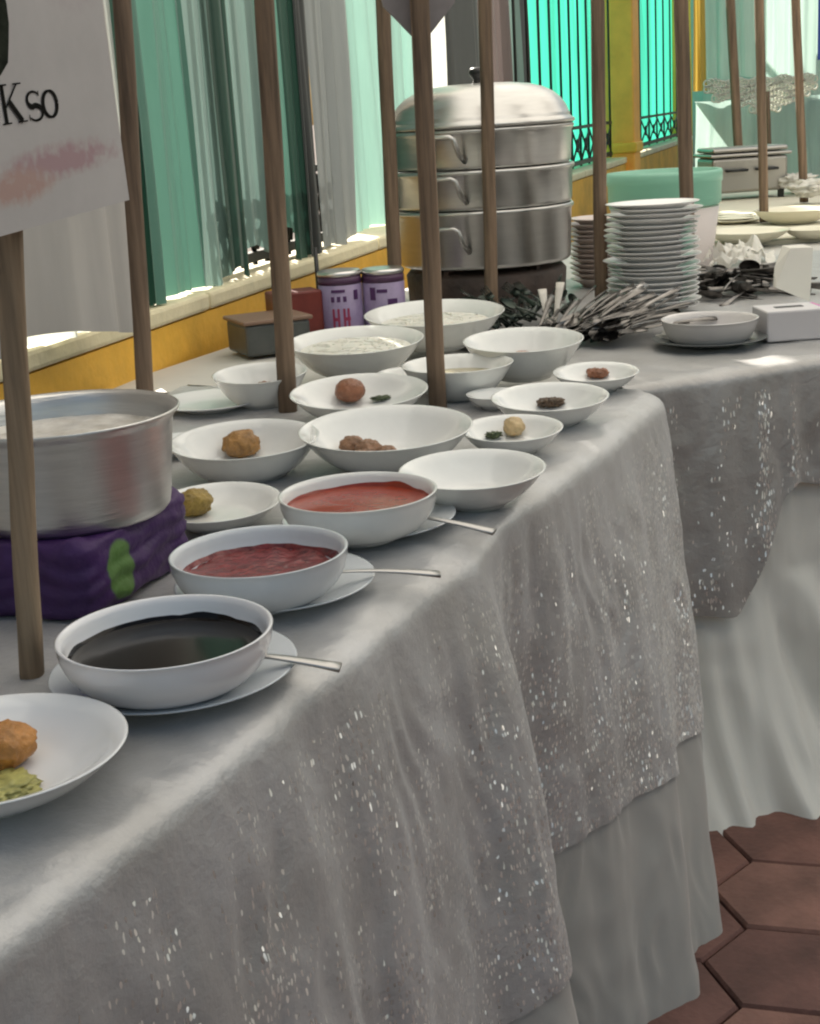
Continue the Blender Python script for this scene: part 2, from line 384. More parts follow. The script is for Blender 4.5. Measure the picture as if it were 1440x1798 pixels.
# ================================================================== TABLES AND CLOTHS
SEQ = sequin_mat('sequin_cloth', (.43, .43, .425), .50, 300, 120)
SEQ2 = sequin_mat('sequin_cloth_far', (.33, .325, .315), .48, 260, 90)
C1 = tp(1130, 690); N_ = tp(150, 1450); H1 = (C1-N_).normalized(); P1 = V((H1.y, -H1.x, 0))
C1 = C1 + P1*.018
DEPTH = .78
def fold(s, t, ridges, amp, seed, late=0):
    g = max(0, min(1, (t-late)/(.75-late))); k = g**.85
    f = 0
    for (s0, w_, a, lean) in ridges:
        q = (s-s0-lean*g)/w_
        if a > .1: q *= .75 if q < 0 else 2.1
        f += a*k*math.exp(-q*q)
    f += amp*k*math.sin(s*21+1.3*math.sin(s*5+seed)+seed)
    f += amp*.6*k*noise.noise(V((s*9, t*1.6, seed)))*2
    f += .0022*noise.noise(V((s*38, t*9, seed+3)))*min(1, t*14) + .007*noise.noise(V((s*15, t*3, seed+5)))*min(1, t*9)
    c_ = noise.noise(V((s*26+2*noise.noise(V((s*7, t*6, seed))), t*11, seed+8)))
    f += .0030*(1-abs(c_)*2.2)*min(1, t*10)
    return f
def draped(name, label, path, inner, tlen, ridges, material, amp=.012, seed=0, off=0.0, top=True, rows=64, flare=.03, zt=TZ, tstart=0.0, cat='tablecloth', frill=0, hemflare=0, lean=0, late=0, glit=None):
    """path: list of (point, outward normal, s, inward vector*depth); cloth lies on the top then hangs"""
    vs = []; fs = []; uvs = []; W = len(path); grid = []
    RR = .018
    TR = 26 if top else 0
    for (P, n, s, inn) in path:
        col = []
        for r in range(TR):
            x = (1-r/TR); q = P+inn*(x**1.6)
            wr = .0034*noise.noise(V((q.x*13, q.y*13, seed)))+.0022*(1-2*abs(noise.noise(V((q.x*22, q.y*22, seed+6)))))+.0012*noise.noise(V((q.x*45, q.y*45, seed+2)))
            q = V((q.x, q.y, zt+.003+off*.5+wr)); col.append((q, s, -inn.length*(x**1.6)))
        T = tlen(s)
        for r in range(rows+1):
            t = tstart+(T-tstart)*r/rows
            # rounded edge then down
            arc = RR*math.pi/2
            if t < arc: a = t/RR; ox = RR*math.sin(a)-RR*0; oz = -(RR-RR*math.cos(a))
            else: ox = RR; oz = -RR-(t-arc)
            fl = flare*max(0, (t-late)/(.75-late)) + fold(s, t, ridges, amp, seed, late)
            if late: fl += .010*max(0, (t-late)/(.75-late))**.8*(math.sin(s*83+3*math.sin(s*13))+.6*math.sin(s*137+2*t))
            if frill: fl += frill*max(0, (t-.55)/.2)**2*math.sin(s*62+2*math.sin(s*17))
            if hemflare: fl += hemflare*max(0, (t-.45)/.3)**2
            tz = max(.006, zt+.003+off*.5+oz)
            q = V((P.x, P.y, 0))+n*(ox+fl+off); q.z = tz
            if lean:
                kk = max(0, min(1, (s+.75)/.75)); q -= H1*(lean*min(1, t/.75)*kk*kk*(3-2*kk)); q.z = tz
            col.append((q, s, t))
        grid.append(col)
    K = len(grid[0])
    for col in grid:
        for (q, s, t) in col: vs.append(q); uvs.append((s, -t))
    for i in range(W-1):
        for r in range(K-1):
            fs.append((i*K+r, i*K+r+1, (i+1)*K+r+1, (i+1)*K+r))
    c = V(vs[0]); o = mk(name, vs, fs, material)
    uvl = o.data.uv_layers.new(name='cloth'); me = o.data
    for lp in me.loops: uvl.data[lp.index].uv = uvs[lp.vertex_index]
    ga = me.attributes.new('glitter', 'FLOAT', 'POINT')
    gv = []
    for (s_, t_) in uvs:
        t_ = -t_
        gv.append(-1.0 if t_ < .045 else glit(s_, t_) if glit else 0.0)
    ga.data.foreach_set('value', gv)
    tag(o, label, cat); return o
# path round the near table: along the front edge, round the far corner, along its end
def rounded_path(pts, normals, inns, rad, step=.008):
    pass
path1 = []; LEN1 = 2.15; s = -LEN1; RAD = .045
while s < -RAD:
    path1.append((C1+H1*s, P1, s, -P1*DEPTH)); s += .007
cc = C1-H1*RAD-P1*RAD; k = 22
for i in range(k+1):
    a = i/k*math.pi/2; n = P1*math.cos(a)+H1*math.sin(a)
    sc_ = -RAD+RAD*a
    path1.append((cc+n*RAD, n, -RAD+.16*i/k, (C1-P1*DEPTH-H1*.1-(cc+n*RAD)) if i else -P1*DEPTH))
s1_ = -RAD+.16
for i in range(1, 60):
    q = cc+H1*RAD-P1*(.007*i); path1.append((q, H1, s1_+.007*i, (C1-P1*DEPTH-H1*.1-q)))
def sat(u, v): return (tp(u, v)-C1).dot(H1)
rid = [(sat(850, 970), .070, .110, -.01), (sat(850, 970)+.12, .075, -.070, .0), (sat(962, 842)+.02, .06, .018, .02), (sat(1045, 760), .06, .014, .02), (-.075, .12, .098, 0), (-.32, .13, .095, 0), (sat(660, 1130), .09, .060, .0), (sat(575, 1200), .05, -.03, .0), (sat(470, 1260), .10, .055, .02), (sat(250, 1400), .09, .06, 0), (.20, .05, .04, 0)]
def T_over(s): return .46+.016*math.sin(s*5+.6)
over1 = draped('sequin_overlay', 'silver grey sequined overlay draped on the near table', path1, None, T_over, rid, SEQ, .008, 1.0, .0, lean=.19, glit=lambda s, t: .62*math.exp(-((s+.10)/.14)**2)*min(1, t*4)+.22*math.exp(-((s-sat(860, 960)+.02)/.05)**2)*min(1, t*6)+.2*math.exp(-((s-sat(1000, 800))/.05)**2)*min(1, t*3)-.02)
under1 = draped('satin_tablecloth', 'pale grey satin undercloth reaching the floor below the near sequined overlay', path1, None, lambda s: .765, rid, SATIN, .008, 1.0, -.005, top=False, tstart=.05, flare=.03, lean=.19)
tb = empty('buffet_table', C1-H1*1.0-P1*DEPTH/2); tb.location.z = 0; tb.rotation_euler.z = math.atan2(H1.y, H1.x)
tag(tb, 'near buffet table hidden under the silver overlay with the sauces', 'table')
MB().box((-.04, 0, .735), (2.05, DEPTH-.03, .022)).build('tabletop', WOOD2, tb, smooth=False)
for sx in (-.98, .88):
    for sy in (-.32, .32): MB().tube([(sx, sy, 0), (sx, sy, .724)], .014, 8).build('leg', BLACK, tb)

# far table
A2 = tp(1109, 672); B2 = tp(1440, 621); H2 = (B2-A2).normalized(); P2 = V((H2.y, -H2.x, 0))
TZ2 = TZ-.006
A2s = A2-H2*.02
path2 = []; s = 0; LEN2 = 1.9
while s < LEN2:
    path2.append((A2s+H2*s, P2, s, -P2*1.25)); s += .008
def s2(u, v): return (tp(u, v)-A2s).dot(H2)
sH = s2(1390, 630); sP = s2(1262, 650)
def T_over2(s):
    if s < sP: return .41-.15*(sP-s)
    if s < sH: return .41-.20*(lambda k: k*k*(3-2*k))((s-sP)/(sH-sP))
    return .21+.02*math.sin((s-sH)*14)
rid2 = [(s2(1325, 640), .035, .040, .005), (s2(1380, 632), .016, .030, .0), (s2(1245, 650), .05, .03, .0), (s2(1440, 621)+.05, .05, .04, .02)]
over2 = draped('sequin_overlay', 'silver grey sequined overlay with a slanted hem on the far right table', path2, None, T_over2, rid2, SEQ2, .003, 3.0, .0, zt=TZ2, flare=.015, glit=lambda s, t: 1.1*math.exp(-((s-s2(1325, 640))/.012)**2)+1.0*math.exp(-((s-s2(1380, 632))/.007)**2)+(.4 if t < .03 else 0)-.26)  # two streaks of flakes paint the glint of folds catching light
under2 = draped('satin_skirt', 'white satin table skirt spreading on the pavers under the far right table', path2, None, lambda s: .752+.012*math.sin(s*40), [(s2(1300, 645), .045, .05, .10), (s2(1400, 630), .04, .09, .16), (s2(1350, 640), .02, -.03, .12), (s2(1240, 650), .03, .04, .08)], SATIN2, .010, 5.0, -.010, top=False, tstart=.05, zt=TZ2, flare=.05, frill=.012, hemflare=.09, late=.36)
# plain cloth that carries the things further back
Lb = C1-P1*(DEPTH+.20)
far_poly = [A2s+H2*.0-P2*.02, A2s+H2*LEN2, A2s+H2*LEN2+H1*2.3, Lb+H1*2.3, Lb-H1*.02, C1-H1*.06-P1*.02]
ft = empty('corner_table', (far_poly[0].x, far_poly[0].y, 0)); tag(ft, 'white clothed table in the corner carrying the steamer and the plates', 'table')
ct = V((far_poly[0].x, far_poly[0].y, 0))
zt = TZ-.012
vs = [V((p.x, p.y, zt))-ct for p in far_poly]+[V((p.x, p.y, zt-.03))-ct for p in far_poly]; nf = len(far_poly)
mk('tabletop', vs, [tuple(range(nf)), tuple(range(2*nf-1, nf-1, -1))]+[(i, (i+1) % nf, nf+(i+1) % nf, nf+i) for i in range(nf)], mat('far_cloth', (.50, .49, .46), .6, bump=.2, bscale=20), ft, smooth=False)
for q in (far_poly[1]-H2*.1-P2*.2, far_poly[2]-H2*.1-H1*.1, far_poly[3]+H2*.1-H1*.1, C1-P1*.5+H1*.2): MB().tube([V((q.x, q.y, 0))-ct, V((q.x, q.y, zt-.03))-ct], .015, 8).build('leg', BLACK, ft)
ZT2 = TZ2+.006                                    # surface height of the far top in front
# the overlay top covers 1.25 m from its front edge; beyond it the plain top shows
# right rear table
T3a, T3b, T3c, T3d = tp(1215, 432), tp(1700, 400), tp(1900, 300), tp(1225, 318)
t3 = empty('rear_table', (T3a.x, T3a.y, 0)); tag(t3, 'cream clothed rear table at the right with pans and plates', 'table')
c3 = V((T3a.x, T3a.y, 0)); pts3 = [T3a, T3b, T3c, T3d]
vs = [V((p.x, p.y, TZ))-c3 for p in pts3]+[V((p.x, p.y, .02))-c3 for p in pts3]
mk('cloth', vs, [(0, 1, 2, 3)]+[(i, (i+1) % 4, 4+(i+1) % 4, 4+i) for i in range(4)], mat('cream_cloth', (.66, .62, .50), .7, bump=.3, bscale=15), t3, smooth=False)

# ================================================================== CROCKERY
def bshape(u, pw):
    a = math.sin(u*math.pi/2)**pw
    return a if pw < .7 else .45*a+.47*u+.08*u**6
def bowl_prof(R, H, rf=.52, th=.004, pw=.8):
    f = R*rf; pr = [(0, .0035), (f*.88, .0035), (f*.93, 0), (f, 0), (f+.002, .004)]
    K = 9
    for i in range(1, K+1):
        u = i/K; pr.append((f+.002+(R-f-.002)*bshape(u, pw), .004+(H-.005)*u**1.25))
    pr.append((R+.0005, H-.0006)); pr.append((R-.001, H)); pr.append((R-.0025, H-.0006))
    for i in range(K-1, 0, -1):
        u = i/K; pr.append((max(0, f+.002-th+(R-f-.002)*bshape(u, pw)-.0005), .004+th*.8+(H-.005-th*.4)*u**1.25))
    pr.append((f*.75, .0078)); pr.append((0, .007))
    return pr
def inner_r(R, H, z, rf=.52, th=.004, pw=.8):
    u = max(0, min(1, ((z-.004-th*.8)/(H-.005-th*.4))))**(1/1.25); f = R*rf
    return f+.002-th+(R-f-.002)*bshape(u, pw)-.0005
def plate_prof(R, H=.016):
    f = R*.58
    return [(0, .002), (f*.9, .002), (f*.95, 0), (f, 0), (f+.003, .003), (R*.72, H*.45), (R-.002, H-.002), (R, H-.0006), (R-.001, H), (R-.003, H-.0005), (R*.74, H*.5+.003), (f+.002, .0062), (f*.6, .0055), (0, .0055)]
TOPZ = TZ+.0045
BW = {}; TL = {}
def tloc(key, x, y, z):                          # a point in a leaning bowl's own frame
    b = BW[key][0]; return b+Matrix.Rotation(TL.get(key, 0), 3, 'X') @ V((x, y, z))
def bowl(key, u, v, a, vb, label, m=CERAMIC, rf=.46, r=None, tilt=(0, 0), name='bowl', dz=0, nest=0, group='white serving bowls on the near table'):
    b = tp(u, vb); b.z = TOPZ+dz; Z = proj(b)[2]; Rr = r or a*Z/F; H = height_at(b, v)
    b = b+V((0, 0, Rr*rf*math.sin(R_(tilt[0]))))
    if nest:
        lo_ = MB().lathe(bowl_prof(Rr*.99, H-nest, rf), 64).build(name, m, loc=b); lo_.rotation_euler = (R_(tilt[0]), R_(tilt[1]), 0)
        tag(lo_, 'lower bowl nested under the '+label.replace('white ', '', 1).split(' in the middle')[0].split(' in front')[0], 'bowl', group); b = b+V((0, 0, nest)); H -= nest
    o = MB().lathe(bowl_prof(Rr, H, rf), 64).build(name, m, loc=b); o.rotation_euler = (R_(tilt[0]), R_(tilt[1]), 0)
    if tilt == (0, 0): o.rotation_euler = (0, 0, random.uniform(0, 6))
    tag(o, label, 'plate' if 'plate' in name else 'bowl', group); BW[key] = (b, Rr, H, rf); TL[key] = R_(tilt[0]); return o
def saucer(key, P, Rr, label, m=CERAMIC_B, H=.015, group='saucers under the sauce bowls'):
    o = MB().lathe(plate_prof(Rr, H), 64).build('saucer', m, loc=P); tag(o, label, 'saucer', group); BW[key] = (P, Rr, H, 0); return o
# sauces along the edge
def sauce_set(key, u, v, a, pu, pv, pa, lb, lbp, m):
    P = tp(pu, pv); P.z = TOPZ; Z = proj(P)[2]
    saucer(key+'p', P, pa*Z/F, lbp)
    b = tp(u, v, TZ+.0585); b.z = TOPZ+.006; Z = proj(b)[2]; Rr = a*Z/F; H = .048
    o = MB().lathe(bowl_prof(Rr, H, .50, .004, .62), 72).build('sauce_bowl', m, loc=b); tag(o, lb, 'bowl', 'sauce bowls along the table edge'); BW[key] = (b, Rr, H, .5)
SOY_C = mat('ceramic_white_near', (.80, .79, .80), .14, coat=.3)
sauce_set('soy', 289, 1105, 187, 310, 1206, 216, 'white bowl of black soy sauce on a saucer', 'saucer under the bowl of black soy sauce', SOY_C)
sauce_set('samb', 454, 965, 155, 486, 1050, 176, 'white bowl of dark red sambal on a saucer', 'saucer under the bowl of dark red sambal', CERAMIC_B)
sauce_set('chil', 628, 862, 138, 650, 935, 153, 'white bowl of orange red chilli sauce on a saucer', 'saucer under the bowl of orange red chilli sauce', CERAMIC)
def liquid(key, name, label, m, zf, cat='sauce', pw=.62, wob=.0, film=.0):
    b, Rr, H, rf = BW[key]; z = H*zf; r = inner_r(Rr, H, z, rf, .004, pw)+.0006
    n = 56; vs = [(0, 0, 0)]; fs = []
    for k, q in enumerate((.35, .7, .96, 1.0)):
        for i in range(n):
            a = 2*math.pi*i/n; rr = r*q
            vs.append((rr*math.cos(a), rr*math.sin(a), (.0012 if q == 1 else 0)+wob*noise.noise(V((rr*60*math.cos(a), rr*60*math.sin(a), zf*9)))))
    for i in range(n): fs.append((0, 1+i, 1+(i+1) % n))
    for k in range(3):
        for i in range(n):
            j = (i+1) % n; fs.append((1+k*n+i, 1+(k+1)*n+i, 1+(k+1)*n+j, 1+k*n+j))
    o = mk(name, vs, fs, m, loc=b+V((0, 0, z))); tag(o, label, cat)
    if film:
        pr = []; k = 72; fv = []; ff = []
        for i in range(k):
            a = 2*math.pi*i/k; hh = film*(.5+.7*abs(noise.fractal(V((1.1*math.cos(a), 1.1*math.sin(a), zf*11)), 1, 2, 3)))
            for q in (0, .5, 1):
                zz = z+hh*q; rr = inner_r(Rr, H, zz, rf, .004, pw)-(.0006 if q < 1 else .0001); fv.append((rr*math.cos(a), rr*math.sin(a), zz-z))
        for i in range(k):
            j = (i+1) % k
            for q in (0, 1): ff.append((i*3+q, j*3+q, j*3+q+1, i*3+q+1))
        mk('wet_edge', fv, ff, m, o)
    return o
liquid('soy', 'soy_sauce', 'black soy sauce filling the nearest sauce bowl', mat('soy', (.006, .004, .003), .12, spec=.22), .62, film=.006)
liquid('samb', 'sambal', 'dark red sambal in the middle sauce bowl', mat('sambal_m', (.17, .022, .022), .22, var=.5, vscale=70, bump=.3, bscale=120), .56, wob=.003, film=.008)
liquid('chil', 'chilli_sauce', 'orange red chilli sauce in the third sauce bowl', mat('chilli_m', (.27, .035, .014), .2, var=.12, vscale=50), .68, wob=.001, film=.006)
# one spoon per sauce, lying on the saucer with its handle over the table edge
def spoon_mesh(L=.17, head=.045, wd=.018, m=BRIGHTSTEEL, fork=False):
    b = MB(); hl = L-head
    b.tube([(x*hl, 0, .004*math.sin(x*3.0)) for x in [i/10 for i in range(11)]], lambda t: .0085-.0055*math.sin(min(1, t*1.1)*math.pi*.5), 8, .3)
    if not fork:
        vs = []; fs = []; n = 16; rg = 5
        for side in (0, 1):
            for r in range(rg+1):
                for i in range(n):
                    a = 2*math.pi*i/n; q = r/rg
                    vs.append((hl+head*.5-.004+head*.5*q*math.cos(a), wd*q*math.sin(a)*(1-.12*math.cos(a)), -.007*(1-q*q)+(.0012 if side else 0)))
        k = (rg+1)*n
        for side in (0, 1):
            for r in range(rg):
                for i in range(n):
                    j = (i+1) % n; A = side*k+r*n
                    fs.append((A+i, A+j, A+n+j, A+n+i) if side else (A+i, A+n+i, A+n+j, A+j))
        b.add(vs, fs)
    else:
        b.box((hl+head*.22, 0, 0), (head*.5, wd*1.3, .0016))
        for q in (-1.5, -.5, .5, 1.5): b.tube([(hl+head*.42, q*wd*.36, 0), (hl+head*.75, q*wd*.36, .002), (hl+head, q*wd*.34, .004)], .0013, 5)
    o = b.build('spoon', m); me = o.data; bpy.data.objects.remove(o); return me
SPB = spoon_mesh()
def lay(name, me, P, Q, label=None, cat=None, group=None, roll=0, m=None):
    """P handle end, Q towards the head"""
    d = (Q-P).normalized(); o = link(name, me); sd = V((0, 0, 1)).cross(d).normalized(); up = d.cross(sd)
    M = Matrix((d, sd, up)).transposed() @ Matrix.Rotation(roll, 3, 'X')
    o.matrix_world = Matrix.Translation(P) @ M.to_4x4(); tag(o, label, cat, group); return o
for (hu, hv, tu, tv, lb) in ((598, 1172, 430, 1157, 'steel spoon by the soy sauce with its handle over the edge'), (772, 1008, 600, 1010, 'steel spoon by the sambal with its handle over the edge'), (868, 934, 745, 915, 'steel spoon by the chilli sauce with its handle over the edge')):
    P = tp(hu, hv, TOPZ+.012); Q = tp(tu, tv, TOPZ+.020); lay('spoon', SPB, P, Q, lb, 'spoon', 'spoons beside the sauces')

bowl('near', -5, 1310, 237, 1398, 'bright white shallow bowl with an orange fritter at the left edge', CERAMIC_N, .5, name='bowl')
bowl('b5', 832, 823, 120, 892, 'empty white bowl right of the chilli sauce', r=.080, tilt=(2, 0))
bowl('b6', 682, 752, 150, 826, 'large white bowl with brown meatballs in the middle of the table', r=.106, rf=.5, tilt=(3, 0))
bowl('b7', 900, 752, 90, 799, 'small white bowl with a beige dumpling by the table edge', r=.064, rf=.5, tilt=(3, 0))
bowl('b8', 436, 772, 130, 842, 'white bowl with a golden fried ball beside the aluminium pot', r=.091, rf=.55, tilt=(3, 0))
bowl('b9', 385, 882, 113, 930, 'white shallow bowl with an olive brown fritter against the pot', r=.070, rf=.5, tilt=(3, 0))
bowl('b10', 462, 655, 80, 718, 'white bowl with brown pieces behind the third pole', r=.072, tilt=(3, 0))
bowl('b11', 634, 688, 112, 742, 'white bowl with one reddish brown ball', r=.098, tilt=(4, 0))
bowl('b12', 628, 598, 116, 664, 'large white bowl of rice noodles in front of the tins', r=.114, tilt=(3, 0))
bowl('b13', 766, 550, 122, 614, 'largest white bowl, of pale noodles, in front of the steamer', r=.128, tilt=(3, 0))
bowl('b14', 806, 637, 94, 702, 'white bowl behind the fourth pole with broth', r=.084)
bowl('b15', 921, 597, 103, 668, 'white bowl with pinkish slices before the cutlery heap', r=.095, tilt=(3, 0))
bowl('b16', 1047, 653, 72, 690, 'small white dish with red brown pieces at the table corner', rf=.5, r=.064, tilt=(3, 0))
bowl('b17', 967, 697, 98, 749, 'white shallow bowl with dark meat crumbs near the corner', rf=.5, r=.079, tilt=(3, 0))
bowl('b18', 872, 690, 52, 722, 'tiny white bowl squeezed between the broth and the meat crumbs', r=.043, rf=.5)
bowl('b19', 716, 652, 50, 690, 'small white bowl squeezed between the noodles and the broth', r=.045, rf=.5)
P = tp(350, 765); P.z = TOPZ
saucer('sideplate', tp(372, 722)+V((0, 0, .0045)), .085, 'white plate half hidden behind the golden fried ball bowl', CERAMIC_N, group='spare plates')
saucer('sideplate2', tp(318, 800)+V((0, 0, .0045)), .06, 'white plate tucked between the pot and the golden fried ball', CERAMIC_N, group='spare plates')

# ---- food in the bowls
FR = mat('fried_gold', (.33, .17, .05), .5, var=.4, vscale=60, bump=.5, bscale=160, sss=.1)
FO = mat('fried_orange', (.46, .20, .045), .45, var=.35, vscale=50, bump=.5, bscale=140, sss=.1)
FB = mat('meat_brown', (.24, .125, .065), .45, var=.4, vscale=70, bump=.5, bscale=180)
FRB = mat('red_brown', (.25, .10, .05), .42, var=.3, vscale=70, bump=.4, bscale=160)
FOL = mat('olive_fry', (.27, .18, .035), .5, var=.4, vscale=60, bump=.5, bscale=150)
FBE = mat('beige_dough', (.52, .38, .20), .5, var=.25, vscale=50, bump=.3, bscale=140, sss=.2)
FLE = mat('lettuce', (.55, .52, .18), .45, var=.3, vscale=60, translucent=.3)
FGR = mat('herb_green', (.07, .09, .04), .5, var=.4, vscale=60)
FPI = mat('pink_slice', (.38, .22, .17), .45, var=.3, vscale=50)
FNO = mat('noodle', (.70, .69, .62), .4, var=.1, vscale=50, sss=.2)
FDK = mat('dark_crumb', (.09, .055, .03), .5, var=.4, vscale=80, bump=.5, bscale=180)
def food(name, label, key, uv, r, m, cat, group=None, seed=0, amp=.16, freq=2.4):
    r = (r[0]*.88, r[1]*.88, r[2]*.76); b, Rr, H, rf = BW[key]; zf = b.z+.008
    P = tp(uv[0], uv[1], zf+r[2]*.85); d = V((P.x-b.x, P.y-b.y, 0)); lim = max(.004, Rr*.60-max(r[0], r[1])*.35)
    if d.length > lim: d = d.normalized()*lim
    lift = max(0, (d.length+max(r[0], r[1])*.6)/Rr-rf)*H*.6
    o = MB().blob((0, 0, 0), r, amp, freq, seed).build(name, m, loc=tloc(key, d.x, d.y, .008+r[2]*.86+lift)); o.rotation_euler.z = seed
    tag(o, label, cat, group); return o
food('fritter', 'orange battered fritter in the bright white bowl at the left edge', 'near', (5, 1310), (.026, .024, .020), FO, 'fritter', None, 1)
food('lettuce', 'yellow green lettuce leaf in the bright white bowl at the left edge', 'near', (15, 1380), (.026, .020, .004), FLE, 'lettuce', None, 2, .5, 3)
food('fritter', 'golden fried ball in the bowl beside the pot', 'b8', (408, 758), (.027, .025, .023), FR, 'fritter', None, 3)
food('fritter', 'olive brown fritter in the shallow bowl against the pot', 'b9', (342, 885), (.024, .022, .019), FOL, 'fritter', None, 4)
for i, (u, v, k) in enumerate(((618, 786, 1.1), (648, 790, 1.2), (680, 796, 1.0), (638, 802, 1.0))):
    food('meatball', 'brown meatball in the large white middle bowl', 'b6', (u, v), (.016*k, .016*k, .014*k), FB, 'meatball', 'meatballs in the large middle bowl', 5+i)
food('herb_sprig', 'dark green herb sprig beside the brown meatballs', 'b6', (722, 798), (.014, .010, .006), FGR, 'herb', None, 11, .6, 4)
food('dumpling', 'beige dumpling in the small bowl by the table edge', 'b7', (905, 748), (.016, .015, .016), FBE, 'dumpling', None, 12)
food('herb_sprig', 'dark herb pinch in the small bowl by the table edge', 'b7', (850, 765), (.012, .009, .005), FGR, 'herb', None, 13, .6, 4)
for i, (u, v) in enumerate(((470, 652), (495, 656), (482, 660))):
    food('fried_piece', 'brown fried piece in the bowl behind the third pole', 'b10', (u, v), (.017, .014, .009), FB, 'fried piece', 'brown pieces behind the third pole', 14+i, .3)
food('meatball', 'big reddish brown ball in the white bowl behind the meatballs', 'b11', (602, 686), (.026, .025, .023), FRB, 'meatball', None, 18, .08)
food('herb_sprig', 'green leaf in the bowl by the reddish brown ball', 'b11', (690, 700), (.016, .008, .004), FGR, 'herb', None, 19, .6, 4)
for i, (u, v) in enumerate(((895, 596), (915, 595), (905, 603))):
    food('meat_slice', 'pinkish slice in the bowl before the cutlery heap', 'b15', (u, v), (.022, .016, .010), FPI, 'slice', 'pinkish slices before the cutlery', 20+i, .3)
for i, (u, v) in enumerate(((1036, 650), (1052, 650), (1062, 654), (1044, 656))):
    food('fried_piece', 'red brown piece in the small corner dish', 'b16', (u, v), (.013, .011, .009), FRB, 'fried piece', 'red brown pieces in the corner dish', 24+i, .35)
for i, (u, v) in enumerate(((945, 702), (962, 700), (980, 696), (995, 692), (972, 706))):
    food('meat_crumb', 'dark meat crumb in the shallow bowl near the corner', 'b17', (u, v), (.013, .010, .008), FDK, 'meat', 'dark meat crumbs in the shallow bowl', 29+i, .4)
def noodles(key, label, zf, m, seed):
    b, Rr, H, rf = BW[key]; mb = MB(); rnd = random.Random(seed); r0 = inner_r(Rr, H, H*zf, rf)*.9
    n = 40; vs = [(0, 0, .006)]; fs = []
    for q in (.4, .75, 1.03):
        for i in range(n): a = 2*math.pi*i/n; vs.append((r0*q*math.cos(a)*1.03, r0*q*math.sin(a)*1.03, .006*(1-q*q)))
    for i in range(n): fs.append((0, 1+i, 1+(i+1) % n))
    for k in range(2):
        for i in range(n): j = (i+1) % n; fs.append((1+k*n+i, 1+(k+1)*n+i, 1+(k+1)*n+j, 1+k*n+j))
    mb.add(vs, fs)
    for i in range(42):
        a = rnd.uniform(0, 6.28); d = r0*math.sqrt(rnd.random())*.8; x, y = d*math.cos(a), d*math.sin(a); h = rnd.uniform(0, 6.28); pts = []
        for k in range(9):
            rr = math.hypot(x, y)/r0
            if rr > .97: x *= .95; y *= .95; h += 1.5
            pts.append((x, y, .006*(1-min(1, rr)**2)+rnd.uniform(-.0006, .0006))); h += rnd.uniform(-.6, .6); x += .008*math.cos(h); y += .008*math.sin(h)
        mb.tube(pts, .0013, 5)
    o = mb.build('noodles', m, loc=tloc(key, 0, 0, H*zf)); o.rotation_euler.x = TL.get(key, 0); tag(o, label, 'noodles'); return o
noodles('b12', 'pale rice noodles in the bowl in front of the tins', .74, FNO, 1)
noodles('b13', 'pale noodles in the largest bowl before the steamer', .68, FNO, 2)
BW['b14'] = (BW['b14'][0]+V((0, 0, 0)),)+BW['b14'][1:]
liquid('b14', 'broth', 'pale clear broth in the bowl behind the fourth pole', mat('broth', (.40, .36, .24), .1), .6, 'soup', .8)

# ================================================================== POT ON PURPLE BUNDLE
pc = dep(104, 727, 1.32); pz_rim = pc.z; pR = 203*1.32/F
pb = V((pc.x, pc.y, 0)); pz = TOPZ+.072
Hp = pz_rim-pz
o = MB().lathe([(0, 0), (pR*.84, 0), (pR*.87, .004), (pR*.885, .012), (pR*.965, Hp-.010), (pR*.985, Hp-.006), (pR*1.025, Hp-.002), (pR*1.035, Hp+.001), (pR*1.02, Hp+.002), (pR*.985, Hp-.002), (pR*.955, Hp-.012), (pR*.865, .014), (pR*.84, .006), (0, .006)], 96).build('cooking_pot', ALU, loc=V((pb.x, pb.y, pz)))
tag(o, 'wide aluminium cooking pot of pale soup on a purple cloth bundle', 'pot')
n = 64; vs = [(0, 0, 0)]; fs = []; rs = pR*.944
for q in [i/14 for i in range(1, 15)]:
    for i in range(n):
        a = 2*math.pi*i/n; vs.append((rs*q*math.cos(a), rs*q*math.sin(a), .004*noise.fractal(V((rs*q*math.cos(a)*26, rs*q*math.sin(a)*26, 3)), 1, 2, 4)*(1 if q < .95 else .2)))
for i in range(n): fs.append((0, 1+i, 1+(i+1) % n))
for k in range(13):
    for i in range(n): j = (i+1) % n; fs.append((1+k*n+i, 1+(k+1)*n+i, 1+(k+1)*n+j, 1+k*n+j))
o = mk('soup', vs, fs, mat('soup', (.55, .50, .42), .3, var=.25, vscale=40, col2=(.75, .72, .66)), loc=V((pb.x, pb.y, pz_rim-.022))); tag(o, 'pale cloudy soup inside the aluminium pot', 'soup')
# purple bundle
def bundle():
    mb = MB(); bm = bmesh.new(); bmesh.ops.create_icosphere(bm, subdivisions=5, radius=1); vs = []
    for v in bm.verts:
        d = v.co.normalized(); e = 9.0
        k = (abs(d.x)**e+abs(d.y)**e+abs(d.z)**e)**(-1/e); q = V((d.x*k*.090, d.y*k*.098, d.z*k*.0385))
        q += d*(.005*noise.fractal(q*22, 1, 2, 3)+.002*noise.noise(q*70)+.0035*abs(math.sin(q.z*190+3*noise.noise(q*14))))
        if q.z > .026 and (q.x**2+q.y**2) < (pR*1.02)**2: q.z = min(q.z, .0325)
        vs.append(q)
    mb.add(vs, [tuple(x.index for x in f.verts) for f in bm.faces]); bm.free(); return mb
PUR = mat('purple_cloth', (.045, .010, .085), .6, var=.35, vscale=9, bump=.3, bscale=60)
t = PUR.node_tree; bs = t.nodes['Principled BSDF']; srcl = bs.inputs['Base Color'].links[0].from_socket
tc = t.nodes.new('ShaderNodeTexCoord'); mp = t.nodes.new('ShaderNodeMapping'); mp.vector_type = 'TEXTURE'
gr = t.nodes.new('ShaderNodeTexGradient'); gr.gradient_type = 'SPHERICAL'
